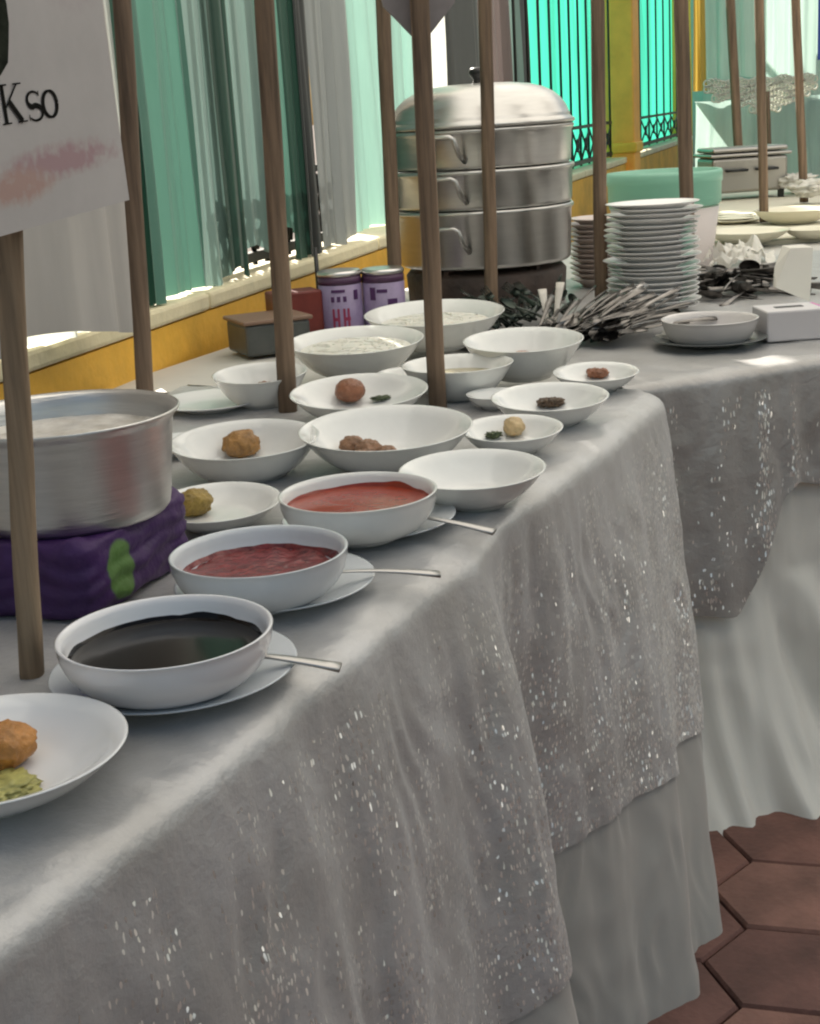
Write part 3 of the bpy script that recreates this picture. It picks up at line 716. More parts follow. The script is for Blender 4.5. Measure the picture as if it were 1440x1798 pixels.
mxc = t.nodes.new('ShaderNodeMix'); mxc.data_type = 'RGBA'; rmp = t.nodes.new('ShaderNodeMath'); rmp.operation = 'MULTIPLY'; rmp.inputs[1].default_value = 7.0; rmp.use_clamp = True
t.links.new(tc.outputs['Object'], mp.inputs[0]); t.links.new(mp.outputs[0], gr.inputs[0]); t.links.new(gr.outputs['Fac'], rmp.inputs[0]); t.links.new(rmp.outputs[0], mxc.inputs[0])
t.links.new(srcl, mxc.inputs[6]); mxc.inputs[7].default_value = (.10, .20, .045, 1); t.links.new(mxc.outputs[2], bs.inputs['Base Color'])
rzb = R_(-18); Mb = Matrix.Rotation(rzb, 3, 'Z')
pb2 = V((pb.x-.014, pb.y, TOPZ+.039))
bo = bundle().build('purple_bundle', PUR, loc=pb2); bo.rotation_euler.z = rzb
tag(bo, 'purple cloth bundle with a green print under the aluminium pot', 'bundle')
gd = ray(215, 1000)
for k in range(400):
    hit = Mb.inverted() @ (CAM+gd*(.95+.0015*k)-pb2)
    if abs(hit.x) < .092 and abs(hit.y) < .100 and abs(hit.z) < .04: break
mp.inputs['Location'].default_value = hit; mp.inputs['Scale'].default_value = (.022, .022, .030)

# ================================================================== STEAMER
ZS = 3.2; sb = dep(853, 455, ZS); sx, sy = sb.x, sb.y; R_S = 156*ZS/F
def zs(v): return height_at(V((sx, sy, 0)), v)
z0, z1, z2, z3, z4 = zs(458), zs(360), zs(292), zs(223), zs(152)
st = empty('steamer', (sx, sy, z0)); tag(st, 'tall stacked aluminium steamer with a domed lid on the corner table', 'steamer')
def ring_tier(a, b, r0, r1, foot=False):
    h = b-a
    return [(r0*.0, .002), (r0*.97, .0), (r0*.99, .003), (r0, .01), (r1, h-.014), (r1*1.02, h-.010), (r1*1.028, h-.005), (r1*1.02, h-.001), (r1*.985, h-.001), (r1*.97, h-.006), (0, h-.008)]
for nm, a, b, r0, r1 in (('base_pot', z0, z1, R_S*.955, R_S*.975), ('lower_tier', z1, z2, R_S*.985, R_S*.995), ('upper_tier', z2, z3, R_S*.985, R_S)):
    o = MB().lathe(ring_tier(a, b, r0, r1), 96).build(nm, STEEL, st); o.location.z = a-z0
    for sgn in (0, math.pi):
        for az in ((-116, 64) if nm != 'base_pot' else (-116, 64))[:1]:
            aa = R_(az)+sgn; zc = (b-a)*.52; c_, s_ = math.cos(aa), math.sin(aa); pts = []
            for k in range(13):
                q = k/12; ang_ = (q-.5)*.44; rr = r1+.002+.030*min(1, math.sin(q*math.pi)*3)
                pts.append((rr*math.cos(aa+ang_), rr*math.sin(aa+ang_), zc+.052*min(1, 2.6*math.sin(q*math.pi)**1.5)-.026))
            MB().tube(pts, .0055, 8).build('handle', STEEL, o)
lh = (z4-z3)*1.08
lid = MB().lathe([(R_S*1.0, 0), (R_S*1.035, .002), (R_S*1.04, .008), (R_S*1.0, .013), (R_S*.985, .017), (R_S*.985, .022), (R_S*.975, lh*.26), (R_S*.945, lh*.42), (R_S*.89, lh*.58), (R_S*.81, lh*.73), (R_S*.70, lh*.85), (R_S*.55, lh*.94), (R_S*.36, lh*.985), (R_S*.15, lh*1.0), (0, lh*1.0)], 96).build('lid', STEEL, st); lid.location.z = z3-z0
MB().lathe([(0, 0), (.012, 0), (.010, .008), (.016, .016), (.020, .024), (.016, .032), (0, .034)], 20, (0, 0, lh)).build('knob', BAKE, lid)
# dark burner under the steamer
hb = z0-TOPZ+.010
bn = empty('gas_burner', (sx, sy, TOPZ-.012)); tag(bn, 'dark low gas burner under the steamer', 'burner')
BRN = mat('burnt_iron', (.05, .033, .026), .6, var=.5, vscale=12, bump=.3, bscale=60)
MB().lathe([(0, 0), (R_S*.86, 0), (R_S*.88, .01), (R_S*.90, hb*.80), (R_S*.86, hb*.90), (0, hb*.90)], 48).build('burner_body', BRN, bn)
for i in range(5):
    a = R_(72*i+20); MB().box((R_S*.78*math.cos(a), R_S*.78*math.sin(a), hb*.93), (.03, .012, hb*.12), Matrix.Rotation(a, 3, 'Z')).build('pan_support', BRN, bn, smooth=False)

# ================================================================== PLATE STACKS, BUCKET, TUB
ORD = ['topmost', 'second', 'third', 'fourth', 'fifth', 'sixth', 'seventh', 'eighth', 'ninth', 'tenth', 'eleventh', 'twelfth', 'thirteenth', 'fourteenth', 'fifteenth', 'sixteenth', 'seventeenth', 'eighteenth', 'nineteenth', 'twentieth', 'bottom']
def stack(u, v_top, Z, a, n, lab, grp, mname='plate', mt=CERAMIC_B, jit=.002):
    zb = TZ+.0
    d = ray(u, v_top); b = dep(u, v_top, Z); b.z = zb; H = height_at(b, v_top); r = a*Z/F; step = H/n
    me = None
    for i in range(n):
        if me is None: o = MB().lathe(plate_prof(r, step*1.25+.006), 56).build(mname, mt); me = o.data
        else: o = link(mname, me)
        o.location = (b.x+random.gauss(0, jit), b.y+random.gauss(0, jit), zb+i*step); o.rotation_euler = (random.gauss(0, .012), random.gauss(0, .012), random.uniform(0, 6))
        k = n-1-i; tag(o, (('bottom ' if i == 0 else ORD[k]+' ')+lab if k == 0 or i == 0 else lab+', '+ORD[k]+' from the top'), 'plate', grp)
    return b, r
stack(1145, 362, 2.85, 82, 21, 'white plate in the tall stack beside the cutlery', 'plates in the tall stack', jit=.0022, mt=mat('stack_white', (.80, .79, .78), .3, coat=.1))
stack(1050, 388, 3.35, 52, 13, 'small saucer in the short stack between steamer and tall plates', 'saucers in the short stack', 'saucer', mat('stack_pink', (.55, .47, .43), .3))
# mint lidded bucket
zb = dep(1166, 300, 3.6); rb = 100*3.6/F; bk = empty('bucket', (zb.x, zb.y, TOPZ-.012)); tag(bk, 'pinkish white plastic bucket with a mint green rim behind the plates', 'bucket')
hk = height_at(V((zb.x, zb.y, TOPZ-.012)), 300)
MB().lathe([(0, 0), (rb*.80, 0), (rb*.82, .006), (rb*.95, hk-.09), (rb*.93, hk-.09), (rb*.80, .012), (0, .012)], 64).build('bucket_wall', mat('pink_plastic', (.80, .72, .69), .4, translucent=.2), bk)
MB().lathe([(rb*.955, hk-.085), (rb*.985, hk-.080), (rb*.99, hk-.032), (rb*1.01, hk-.028), (rb*1.01, hk-.006), (rb*.99, hk), (rb*.93, hk-.001), (rb*.92, hk-.01), (0, hk-.012)], 64).build('lid', mat('mint_plastic', (.40, .72, .58), .35, translucent=.4), bk)

# ================================================================== TINS, TRAY, STRAW
def tin(u, v_top, v_base, a, lab, seed):
    b = tp(u, v_base); b.z = TOPZ-.010; Z = proj(b)[2]; r = a*Z/F; h = height_at(b, v_top)
    t_ = empty('drink_tin', b); tag(t_, lab, 'tin', 'lilac tins')
    MB().lathe([(0, 0), (r*.97, 0), (r, .003), (r, h*.80), (0, h*.80)], 40).build('label', mat('lilac', (.27, .21, .35), .4, var=.15, vscale=20), t_)
    MB().lathe([(0, h*.802), (r*1.0, h*.802), (r*1.005, h*.86), (r*.97, h*.92), (0, h*.92)], 40).build('shadow_band', mat('plum', (.075, .03, .075), .4), t_)  # dark purple band, with the shadow under the lid painted in
    MB().lathe([(0, h*.922), (r*.99, h*.922), (r*1.02, h*.94), (r*1.02, h*.975), (r*.95, h), (r*.6, h*.985), (0, h*.985)], 40).build('lid', mat('foil', (.66, .64, .62), .3, 1), t_)
    rnd = random.Random(seed); RM = mat('red_print', (.28, .03, .08), .5); PM = mat('plum_print', (.07, .02, .10), .5)
    def mark(az0, az1, za, zb_, m):
        vs = []; n = 6
        for i in range(n+1):
            az = R_(az0+(az1-az0)*i/n); vs += [((r+.0006)*math.cos(az), (r+.0006)*math.sin(az), h*za), ((r+.0006)*math.cos(az), (r+.0006)*math.sin(az), h*zb_)]
        mk('print_mark', vs, [(2*i, 2*i+2, 2*i+3, 2*i+1) for i in range(n)], m, t_)
    if seed == 1:
        mark(-112, -76, .70, .74, PM)
        for a0 in (-114, -98, -82): mark(a0, a0+9, .56, .64, PM)
        for a0 in (-112, -99, -84, -73): mark(a0, a0+6, .18, .46, RM)
        for a0 in (-112, -84): mark(a0, a0+19, .28, .33, RM)
        mark(-52, -38, .58, .72, PM)
    else:
        mark(-128, -112, .55, .74, PM); mark(-108, -80, .66, .71, PM); mark(-80, -52, .46, .56, PM); mark(-74, -58, .40, .46, PM)
        for a0 in (-120, -106): mark(a0, a0+8, .2, .4, PM)
tin(603, 474, 586, 38, 'lilac tin with red print, left of the pair before the mint drape', 1)
tin(678, 470, 580, 37, 'lilac tin with plum print, right of the pair before the mint drape', 2)
# brown box tray
tb_ = tp(480, 612); tr_ = empty('food_tray', (tb_.x, tb_.y, TOPZ-.010)); tr_.rotation_euler.z = R_(24); tag(tr_, 'dark tray with a reddish brown lid behind the bowls', 'tray')
o = MB().box((0, .02, .03), (.13, .12, .06)).build('tray_body', mat('tray_grey', (.075, .08, .075), .4, var=.2, vscale=20), tr_, smooth=False); bevel(o, .006)
o = MB().box((.0, .02, .064), (.14, .13, .008)).build('rim', mat('tray_rim', (.20, .12, .08), .5), tr_, smooth=False); bevel(o, .003)
rb_ = tp(527, 600); o = MB().box((0, .03, .05), (.10, .07, .10)).build('red_carton', mat('maroon', (.16, .025, .018), .45, var=.3, vscale=14), loc=V((rb_.x, rb_.y+.03, TOPZ-.010)), smooth=False); bevel(o, .004); o.rotation_euler.z = R_(20); tag(o, 'dark red carton between the tray and the lilac tins', 'carton')
P = tp(562, 590); P.z = TOPZ-.01; hh = height_at(P+V((0, .03, 0)), 438)
o = MB().tube([(0, 0, 0), (0, 0, hh)], .0045, 10).build('candle_stick', BAKE, loc=P+V((.0, .07, 0))); tag(o, 'thin black upright stick beside the lilac tins', 'stick')

# ================================================================== POLES
def pole(u, v, ut, vt, wpx, lab, m=WOOD, dz=0, ztop=None, foot=True):
    b = tp(u, v); b.z = TOPZ+dz; Z = proj(b)[2]; r = wpx*.84*Z/F/2
    d = ray(ut, vt); q = CAM+d*(b.y/d.y)
    ax = (q-b)/(q.z-b.z); L = (ztop or (q.z+.12))-b.z
    e = empty('sign_pole', b); tag(e, lab, 'pole', 'wooden sign poles')
    n = 10; mb = MB(); pts = [ax*(L*i/n)+V((.0005*math.sin(i*1.7+u), .0005*math.cos(i*1.3+u), 0)) for i in range(n+1)]
    rs = r*1.08
    vs = []; fs = []
    for i, p in enumerate(pts):
        for k in range(12):
            a = 2*math.pi*(k+.5)/12; c, s_ = math.cos(a), math.sin(a); e_ = 3.2; kk = (abs(c)**e_+abs(s_)**e_)**(-1/e_)
            vs.append(p+V((c*kk*rs, s_*kk*rs, 0)))
    for i in range(n):
        for k in range(12): k2 = (k+1) % 12; fs.append((i*12+k, i*12+k2, (i+1)*12+k2, (i+1)*12+k))
    fs.append(tuple(n*12+k for k in range(12))); fs.append(tuple(range(11, -1, -1)))
    mb.add(vs, fs); mb.build('shaft', m, e)
    if False: MB().lathe([(0, 0), (rs*1.22, 0), (rs*1.24, .003), (rs*1.15, .006), (rs*1.02, .007), (0, .007)], 24).build('foot', m, e)
    return e, ax, b, L
pa = pole(57, 1195, 15, 400, 46, 'nearest wooden pole carrying the white menu sign', WOOD2, ztop=1.19)
pole(266, 860, 214, 0, 32, 'second wooden pole, behind the aluminium pot')
pole(507, 727, 464, 0, 36, 'third wooden pole from the left, among the bowls')
pd = pole(769, 722, 739, 60, 35, 'wooden pole with a pointed grey sign, before the steamer', ztop=1.50)
pole(864, 557, 853, 60, 25, 'thinner wooden pole right in front of the steamer', dz=-.008)
pole(697, 560, 672, 0, 27, 'wooden pole behind the lilac tins', dz=-.010)
pole(1056, 545, 1049, 0, 25, 'wooden pole just left of the tall plate stack', dz=-.008)
pole(1210, 505, 1196, 0, 26, 'wooden pole right behind the tall plate stack', dz=-.012)
pole(1300, 330, 1282, 0, 17, 'dark pole left of the lace valance middle', WOOD, foot=False)
pole(1342, 392, 1333, 0, 17, 'pole in front of the rectangular pan at the right')
pole(1412, 357, 1397, 0, 16, 'pole at the right behind the far bowls')
pole(1353, 320, 1348, 170, 8, 'thin dark rod behind the rectangular pan', WOOD, foot=False, ztop=1.17)

# ---- menu sign on the nearest pole
e, ax, b, L = pa; q = b+ax*(height_at(b, 402))
yaw, til = R_(71), R_(3.5)
rv = V((math.cos(yaw)*math.cos(til), math.sin(yaw)*math.cos(til), math.sin(til)))
uvv = V((-math.cos(yaw)*math.sin(til), -math.sin(yaw)*math.sin(til), math.cos(til))); nv = rv.cross(uvv)     # nv looks to the camera side
SM = Matrix((rv, -nv, uvv)).transposed()      # local x right, y away, z up
sg = link('menu_sign', None); sg.matrix_world = Matrix.Translation(q+nv*.026) @ SM.to_4x4(); tag(sg, 'white menu sign with black serif lettering on the nearest pole', 'sign')
WS, HS = .165, .260
PAPER = mat('paper', (.44, .425, .42), .55, var=.06, vscale=14)
t = PAPER.node_tree; bs = t.nodes['Principled BSDF']; srcl = bs.inputs['Base Color'].links[0].from_socket
def stain(t, src, loc, sc, col, k=1.6):
    tc = t.nodes.new('ShaderNodeTexCoord'); nz = t.nodes.new('ShaderNodeTexNoise'); nz.inputs['Scale'].default_value = 95; nz.inputs['Detail'].default_value = 5
    mp = t.nodes.new('ShaderNodeMapping'); mp.vector_type = 'TEXTURE'; mp.inputs['Location'].default_value = loc; mp.inputs['Scale'].default_value = sc
    gr = t.nodes.new('ShaderNodeTexGradient'); gr.gradient_type = 'SPHERICAL'
    mu = t.nodes.new('ShaderNodeMath'); mu.operation = 'MULTIPLY'; m2 = t.nodes.new('ShaderNodeMath'); m2.operation = 'MULTIPLY'; m2.inputs[1].default_value = k*2.2; m2.use_clamp = True
    mx = t.nodes.new('ShaderNodeMix'); mx.data_type = 'RGBA'
    t.links.new(tc.outputs['Object'], nz.inputs[0]); t.links.new(tc.outputs['Object'], mp.inputs[0]); t.links.new(mp.outputs[0], gr.inputs[0])
    t.links.new(gr.outputs['Fac'], mu.inputs[0]); t.links.new(nz.outputs['Fac'], mu.inputs[1]); sb_ = t.nodes.new('ShaderNodeMath'); sb_.operation = 'SUBTRACT'; sb_.inputs[1].default_value = .14; t.links.new(mu.outputs[0], sb_.inputs[0]); t.links.new(sb_.outputs[0], m2.inputs[0]); t.links.new(m2.outputs[0], mx.inputs[0])
    t.links.new(src, mx.inputs[6]); mx.inputs[7].default_value = (*col, 1); return mx.outputs[2]
x = stain(t, srcl, (.045, 0, .042), (.13, .3, .020), (.36, .24, .26), 2.2)
x = stain(t, x, (-.02, 0, .030), (.08, .3, .022), (.40, .27, .24), 2.0)
x = stain(t, x, (.095, 0, .165), (.07, .3, .03), (.40, .36, .37), 1.6)
t.links.new(x, bs.inputs['Base Color'])
o = MB().box((-.014, .001, HS/2), (2*WS-.030, .003, HS)).build('board', PAPER, sg, smooth=False)
INK = mat('ink', (.010, .010, .009), .8, spec=.05)
PIC = mat('dark_print', (.018, .022, .016), .8, spec=.05, var=.6, vscale=60)
# printed picture (only its lower right edge shows)
pts = []
for i in range(40):
    a = 2*math.pi*i/40; k = (1+.06*noise.noise(V((math.cos(a)*3, math.sin(a)*3, 4))))*(abs(math.cos(a))**5+abs(math.sin(a))**5)**(-.2); pts.append((-.075+.077*k*math.cos(a), -.0012, .175+.070*k*math.sin(a)))
mk('printed_picture', [(-.075, -.0012, .175)]+pts, [(0, 1+i, 1+(i+1) % 40) for i in range(40)], PIC, sg, smooth=False)
def strip(pts, wds):
    vs = []; fs = []
    for i, (x, z) in enumerate(pts):
        a = pts[max(0, i-1)]; c = pts[min(len(pts)-1, i+1)]; dx, dz = c[0]-a[0], c[1]-a[1]; l = math.hypot(dx, dz) or 1; w_ = wds[i] if isinstance(wds, list) else wds
        vs += [(x-dz/l*w_/2, 0, z+dx/l*w_/2), (x+dz/l*w_/2, 0, z-dx/l*w_/2)]
    for i in range(len(pts)-1): fs.append((2*i, 2*i+1, 2*i+3, 2*i+2))
    return vs, fs
def arc(cx, cz, rx, rz, a0, a1, n=20): return [(cx+rx*math.cos(R_(a0+(a1-a0)*i/n)), cz+rz*math.sin(R_(a0+(a1-a0)*i/n))) for i in range(n+1)]
def letter(ch, x0, z0, h):
    parts = []
    if ch in 'Kk':
        parts = [([(.14, 0), (.14, 1)], .16), ([(.0, .02), (.30, .02)], .04), ([(.0, .98), (.30, .98)], .04), ([(.18, .42), (.62, .98)], .06), ([(.30, .56), (.66, .02)], .17), ([(.50, .02), (.82, .02)], .04), ([(.48, .98), (.76, .98)], .04)]
    elif ch == 's':
        p = arc(.28, .53, .22, .20, 35, 250, 18)+arc(.30, .18, .24, .19, 95, -145, 20); n = len(p)
        parts = [(p, [.05+.10*math.sin(math.pi*i/(n-1))**2 for i in range(n)]), ([(.47, .60), (.47, .74)], .04), ([(.06, .0), (.06, .16)], .04)]
    elif ch == 'o':
        p = arc(.34, .36, .25, .34, 0, 360, 36); parts = [(p, [.06+.11*abs(math.cos(2*math.pi*i/36)) for i in range(37)])]
    elif ch == 'a':
        p = arc(.26, .24, .20, .22, 0, 360, 30); parts = [(p, [.05+.09*abs(math.cos(2*math.pi*i/30)) for i in range(31)]), (arc(.27, .48, .22, .20, 150, 0, 12)+[(.49, .02)], .12)]
    elif ch == 'B':
        parts = [([(.14, 0), (.14, 1)], .16), ([(.0, .02), (.40, .02)], .05), ([(.0, .98), (.38, .98)], .05), (arc(.36, .75, .22, .23, 90, -90, 16), .12), (arc(.38, .26, .26, .25, 90, -90, 16), .13), ([(.14, .51), (.38, .51)], .05)]
    mb = MB()
    for k, (p, w_) in enumerate(parts):
        p = [(x0+a*h*1.4, z0+c*h) for a, c in p]; w2 = [q*h for q in w_] if isinstance(w_, list) else w_*h
        vs, fs = strip(p, w2); mb.add([(a, -.0010-.00012*k, c) for a, _, c in vs], fs)
    mb.build('lettering', INK, sg, smooth=False)
for ch, lx in (('B', -.080), ('a', -.052), ('k', -.026), ('s', .0065), ('o', .0255)):
    letter(ch, lx, .073, .027)
# ---- pointed sign on the pole before the steamer
e, ax, b, L = pd; q = b+ax*(height_at(b, 68))
sg2 = empty('pointed_sign', q+V((0, .022, 0)), R_(12)); tag(sg2, 'grey pointed sign board on the pole before the steamer', 'sign')
ou = [(-.008, 0), (.008, 0), (.05, .045), (.06, .10), (.06, .20), (-.06, .20), (-.06, .10), (-.05, .045)]
n = len(ou); vs = [(x, -.002, z) for x, z in ou]+[(x, .002, z) for x, z in ou]
mk('board', vs, [tuple(range(n)), tuple(range(2*n-1, n-1, -1))]+[(i, n+i, n+(i+1) % n, (i+1) % n) for i in range(n)], mat('grey_board', (.22, .20, .20), .5, var=.15, vscale=20), sg2, smooth=False)

# ================================================================== CUTLERY
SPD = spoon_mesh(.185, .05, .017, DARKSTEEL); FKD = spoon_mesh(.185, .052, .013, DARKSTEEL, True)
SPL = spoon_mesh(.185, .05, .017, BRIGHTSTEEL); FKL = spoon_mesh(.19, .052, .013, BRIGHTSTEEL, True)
GRN = mat('green_reflect_steel', (.035, .045, .037), .3, .8, var=.5, vscale=60); SPG = spoon_mesh(.12, .04, .013, GRN); FKG = spoon_mesh(.11, .045, .013, GRN, True)  # steel tinted green to paint what this cutlery reflects
O = tp(1000, 610); rnd = random.Random(5)
for i in range(64):                               # handles fanned up and to the right
    a = R_(rnd.uniform(8, 74)); hd = O+V((rnd.uniform(-.06, .09), rnd.uniform(-.04, .06), 0)); lift = rnd.uniform(.03, .32)*(1 if a > R_(30) else .5)
    zb = TZ+.006+rnd.uniform(0, .03)
    hd.z = zb; d = V((math.cos(a)*math.cos(lift), math.sin(a)*math.cos(lift), math.sin(lift)))
    me = rnd.choice([SPD, FKD, SPD, FKD, FKL if a > R_(40) else SPD])
    fk = me in (FKD, FKL)
    lay('fork' if fk else 'spoon', me, hd+d*.185, hd, ('steel fork' if fk else 'steel spoon')+' in the fanned cutlery heap before the plate stack', 'fork' if fk else 'spoon', 'cutlery fanned before the plate stack', rnd.uniform(-.8, .8))
O2 = tp(925, 585)
for i in range(34):
    a = R_(rnd.uniform(60, 200)); hd = O2+V((rnd.uniform(-.06, .07), rnd.uniform(-.03, .05), 0)); hd.z = TZ+.008+rnd.uniform(0, .035); lift = rnd.uniform(.05, .5)
    d = V((math.cos(a)*math.cos(lift), math.sin(a)*math.cos(lift), math.sin(lift))); me = rnd.choice([SPG, FKG, FKG])
    lay('fork' if me is FKG else 'spoon', me, hd, hd+d*.11, 'dark green '+('fork' if me is FKG else 'spoon')+' tinted by a painted reflection, heaped behind the bowl of pinkish slices', 'fork' if me is FKG else 'spoon', 'cutlery heap with painted green reflection', rnd.uniform(-1, 1))
CRM = mat('cream_handle', (.62, .58, .52), .5)
for i, (u, v, u2, v2) in enumerate(((952, 508, 962, 545), (984, 496, 974, 545))):
    P = tp(u2, v2+25, TZ+.02); Q = dep(u, v, proj(P)[2]+.02); d = (Q-P); mb = MB(); sd = V((.008, 0, 0)); n = 6
    mb.tube([d*(k/n) for k in range(n+1)], lambda q: .003+.006*q, 8, .25); o = mb.build('cake_server', CRM, loc=P); tag(o, ['left', 'right'][i]+' cream flat handled server standing in the cutlery heap', 'server', 'cream servers in the cutlery heap')
O3 = tp(1288, 515)
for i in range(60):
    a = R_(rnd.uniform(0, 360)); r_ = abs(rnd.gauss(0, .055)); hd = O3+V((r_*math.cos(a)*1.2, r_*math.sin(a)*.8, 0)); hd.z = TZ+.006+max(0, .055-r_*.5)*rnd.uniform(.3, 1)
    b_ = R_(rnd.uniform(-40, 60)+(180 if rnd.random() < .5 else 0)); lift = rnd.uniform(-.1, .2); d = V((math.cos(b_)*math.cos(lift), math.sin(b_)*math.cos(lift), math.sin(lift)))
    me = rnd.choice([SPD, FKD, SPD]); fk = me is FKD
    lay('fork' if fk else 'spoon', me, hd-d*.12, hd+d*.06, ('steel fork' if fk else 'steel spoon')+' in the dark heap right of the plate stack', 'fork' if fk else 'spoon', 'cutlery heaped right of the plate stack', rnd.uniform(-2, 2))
# white paper napkins behind the dark heap
PAP = mat('tissue', (.80, .78, .72), .7, translucent=.25)
for i, (u, v) in enumerate(((1248, 447), (1275, 442), (1300, 440), (1322, 436), (1290, 452))):
    P = tp(u, v+22, TZ+.0); n = 10; vs = []; fs = []; sz = .05
    for y in range(n+1):
        for x in range(n+1):
            a, c = (x/n-.5)*2*sz, (y/n-.5)*2*sz*.7
            vs.append((a, c, .03+.028*noise.fractal(V((a*28+i*4, c*28, i)), 1, 2, 3)+.012*math.sin(a*90+i)))
    for y in range(n):
        for x in range(n): k = y*(n+1)+x; fs.append((k, k+1, k+n+2, k+n+1))
    o = mk('napkin', vs, fs, PAP, loc=P, smooth=False); o.rotation_euler = (R_(rnd.uniform(-20, 35)), R_(rnd.uniform(-20, 20)), rnd.uniform(0, 6)); tag(o, ['leftmost crumpled', 'second from left crumpled', 'second from right crumpled', 'rightmost crumpled', 'foremost crumpled'][i]+' white napkin behind the dark cutlery heap', 'napkin', 'crumpled napkins')
# folded paper cone
P = tp(1395, 545, TZ); Z = proj(P)[2]; mb = MB(); sc_ = Z/F
w0, w1 = [dep(u, v, Z)-P for u, v in ((1362, 505), (1422, 530))], [dep(u, v, Z-.01)-P for u, v in ((1388, 436), (1428, 434))]
bk_ = V((0, .05, 0)); vs = [w0[0], w0[1], w1[1], w1[0], w0[0]+bk_*.4, w0[1]+bk_, w1[1]+bk_*1.4, w1[0]+bk_*1.2, (w0[0]+w1[0])/2+V((-.012, .02, 0))]
mb.add(vs, [(0, 1, 2, 3), (1, 5, 6, 2), (3, 2, 6, 7), (4, 5, 1, 0), (8, 0, 3), (8, 3, 7), (8, 4, 0)])
o = mb.build('paper_packet', PAP, loc=P, smooth=False); tag(o, 'upright white folded paper packet above the tissue box', 'packet')
# tissue box
P = tp(1400, 600); P.z = TZ+.001; tbx = empty('tissue_box', P); tbx.rotation_euler.z = R_(3); tag(tbx, 'low pale grey tissue box with a pink violet end at the right', 'box')
Z = proj(P)[2]; wb = 100*Z/F; hbx = height_at(P, 545)
o = MB().box((.0, wb*.5, hbx/2), (wb*1.05, wb*.9, hbx)).build('box_body', mat('box_grey', (.55, .53, .54), .5), tbx, smooth=False); bevel(o, .003)
o = MB().box((wb*.56, wb*.5, hbx/2), (wb*.06, wb*.88, hbx*.96)).build('coloured_end', mat('pink_violet', (.75, .16, .22), .5, col2=(.35, .28, .85), var=.1, vscale=22), tbx, smooth=False)
o = MB().box((0, wb*.5, hbx+.0005), (wb*.5, wb*.16, .001)).build('slot', BLACK, tbx, smooth=False)
# bowl with dark saucer at the far corner
P = tp(1246, 606); P.z = TZ+.0015; Z = proj(P)[2]
saucer('ds', P, 100*Z/F, 'dark edged saucer under the grey bowl at the far table edge', mat('dark_saucer', (.10, .11, .11), .3), .014, group=None)
Pb = P+V((0, 0, .006)); o = MB().lathe(bowl_prof(84*Z/F, height_at(Pb, 558), .78), 56).build('bowl', mat('grey_ceramic', (.52, .50, .49), .25), loc=Pb); tag(o, 'straight sided grey bowl on a dark saucer at the far table edge', 'bowl')
o = MB().blob((0, 0, 0), (.03, .018, .012), .5, 3, 3).build('napkin', PAP, loc=tp(1185, 592, TZ+.012)); tag(o, 'crumpled white napkin on the left rim of the dark saucer', 'napkin')

# ================================================================== RIGHT REAR
def far_bowl(u, v, a, vb, lab, plate=False, m=mat('cream_ceramic', (.74, .70, .56), .3)):
    b = tp(u, vb); b.z = TZ+.002; Z = proj(b)[2]; r = a*Z/F; H = max(.012, height_at(b, v))
    o = MB().lathe(plate_prof(r, H) if plate else bowl_prof(r, H, .55), 40).build('plate' if plate else 'bowl', m, loc=b); tag(o, lab, 'plate' if plate else 'bowl', 'crockery on the rear table')
far_bowl(1392, 366, 68, 392, 'cream bowl on the rear table right of the pan pole')
far_bowl(1312, 404, 74, 425, 'wide cream bowl nearest on the rear table')
far_bowl(1425, 400, 48, 418, 'cream bowl at the right edge of the rear table')
for i in range(4): far_bowl(1290, 386-4*i, 46, 392-4*i, 'thin cream plate in the low stack under the rectangular pan', True)
far_bowl(1420, 322, 45, 338, 'white dish behind the far right pole')
for i, (u, v) in enumerate(((1400, 318), (1425, 330))):
    o = MB().blob((0, 0, 0), (.07, .05, .03), .5, 3, i+8).build('lace_cloth', PAP, loc=tp(u, v, TZ+.06)); tag(o, 'crumpled lace cloth behind the far right pole', 'cloth', 'lace cloths on the rear table')
P = tp(1318, 350); P.z = TZ; Z = proj(P)[2]; cf = empty('chafing_pan', P); tag(cf, 'rectangular steel serving pan on legs at the rear right', 'pan'); cf.rotation_euler.z = R_(8)
wc = 138*Z/F; hc_ = height_at(P, 262)
for k, (nm, z_, hh, ww, dd) in enumerate((('pan_body', hc_*.50, hc_*.70, wc, wc*.6), ('rim', hc_*.9, hc_*.07, wc*1.08, wc*.68), ('lid', hc_*1.0, hc_*.10, wc*1.0, wc*.62))):
    o = MB().box((0, wc*.3, z_), (ww, dd, hh)).build(nm, mat('dull_steel', (.36, .35, .33), .4, 1), cf, smooth=False); bevel(o, .012)
for sx_ in (-.42, .42):
    for sy_ in (.04, .55): MB().box((wc*sx_, wc*sy_, hc_*.12), (.02, .02, hc_*.24)).build('leg', BLACK, cf, smooth=False)
for sx_ in (-1, 1): MB().tube([(wc*.2*sx_-.04, -.004, hc_*.6), (wc*.2*sx_-.04, -.03, hc_*.6), (wc*.2*sx_+.04, -.03, hc_*.6), (wc*.2*sx_+.04, -.004, hc_*.6)], .006, 6).build('handle', BLACK, cf)
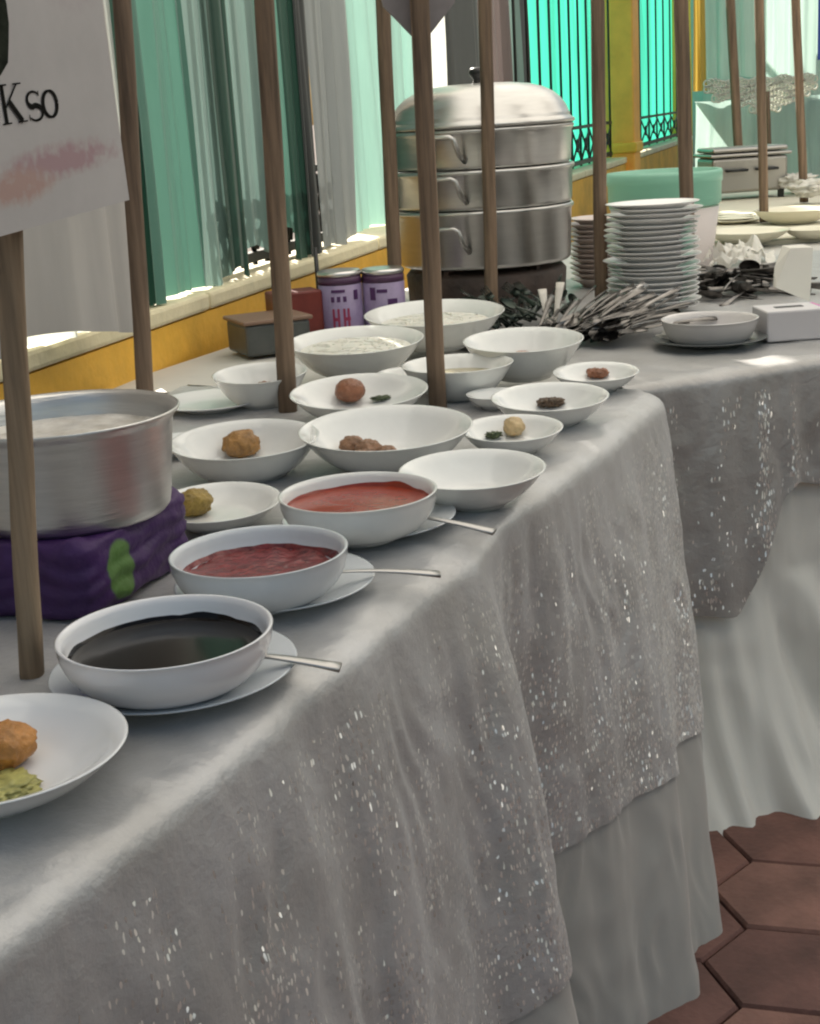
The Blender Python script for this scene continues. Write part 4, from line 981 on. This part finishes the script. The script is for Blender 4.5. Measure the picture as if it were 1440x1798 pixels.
# booth counter, valance and backdrop
def at_y(u, v, Z): return dep(u, v, Z)
A = dep(1222, 180, 8.0); B = dep(1560, 165, 8.4)
drape('counter_skirt', 'pale mint skirt of a tall booth counter behind the rear table', A, B, dep(1222, 330, 8.0).z, A.z, D_PALE, 9, .05, .0, 61, tight=.5)
mk('booth_counter', [A+V((0, .02, 0)), B+V((0, .02, 0)), B+V((.2, 1.0, 0)), A+V((.2, 1.0, 0))], [(0, 1, 2, 3)], D_PALE, smooth=False); tag(bpy.data.objects['booth_counter'], 'mint covered top of the tall booth counter at the rear right', 'counter')
A = dep(1236, 60, 7.2); B = dep(1432, 55, 7.4); zv = dep(1330, 138, 7.3).z
lv = drape('lace_valance', 'pale green valance with a white lace hem hanging at the rear right', A, B, zv, TOP, D_PALE, 7, .04, .03, 62, tight=.2)
# lace hem: scallops of rings
LACE = mat('lace', (.80, .80, .72), .7, translucent=.3)
nl = 15; Vd = (V((B.x, B.y, 0))-V((A.x, A.y, 0)))
mb = MB()
for i in range(nl):
    x = (i+.5)/nl; dr_ = .06+.10*math.exp(-((x-.52)/.28)**2); c = V((A.x, A.y, 0))+Vd*x
    for j in range(int(dr_/.035)+1):
        cz = zv-.012-.034*j
        for k in range(2):
            cc_ = c+Vd*((k-.5)*.5/nl)+V((0, -.03, 0)); cc_.z = cz+.008*math.sin(i*2+k+j)
            mb.tube([cc_+V((.017*math.cos(a_*math.pi/5), 0, .017*math.sin(a_*math.pi/5))) for a_ in range(11)], .0055, 5, cap=False)
lo = mb.build('lace_hem', LACE, lv); lo.matrix_parent_inverse = Matrix.Translation(-lv.location)
drape('drape', 'mint backdrop drape far behind the booth at the right', dep(1212, 100, 10.5), dep(1620, 100, 11.2), .3, 3.2, D_PALE, 12, .06, 0, 63)
drape('drape', 'golden cloth strip left of the lace valance', dep(1216, 100, 8.8), dep(1246, 100, 8.8), dep(1230, 160, 8.8).z, 3.0, D_GOLD, 2, .03, 0, 64)
drape('drape', 'navy blue cloth at the upper right corner', dep(1431, 60, 7.6), dep(1500, 60, 7.8), dep(1440, 105, 7.6).z, 3.0, D_NAVY, 2, .03, 0, 65)
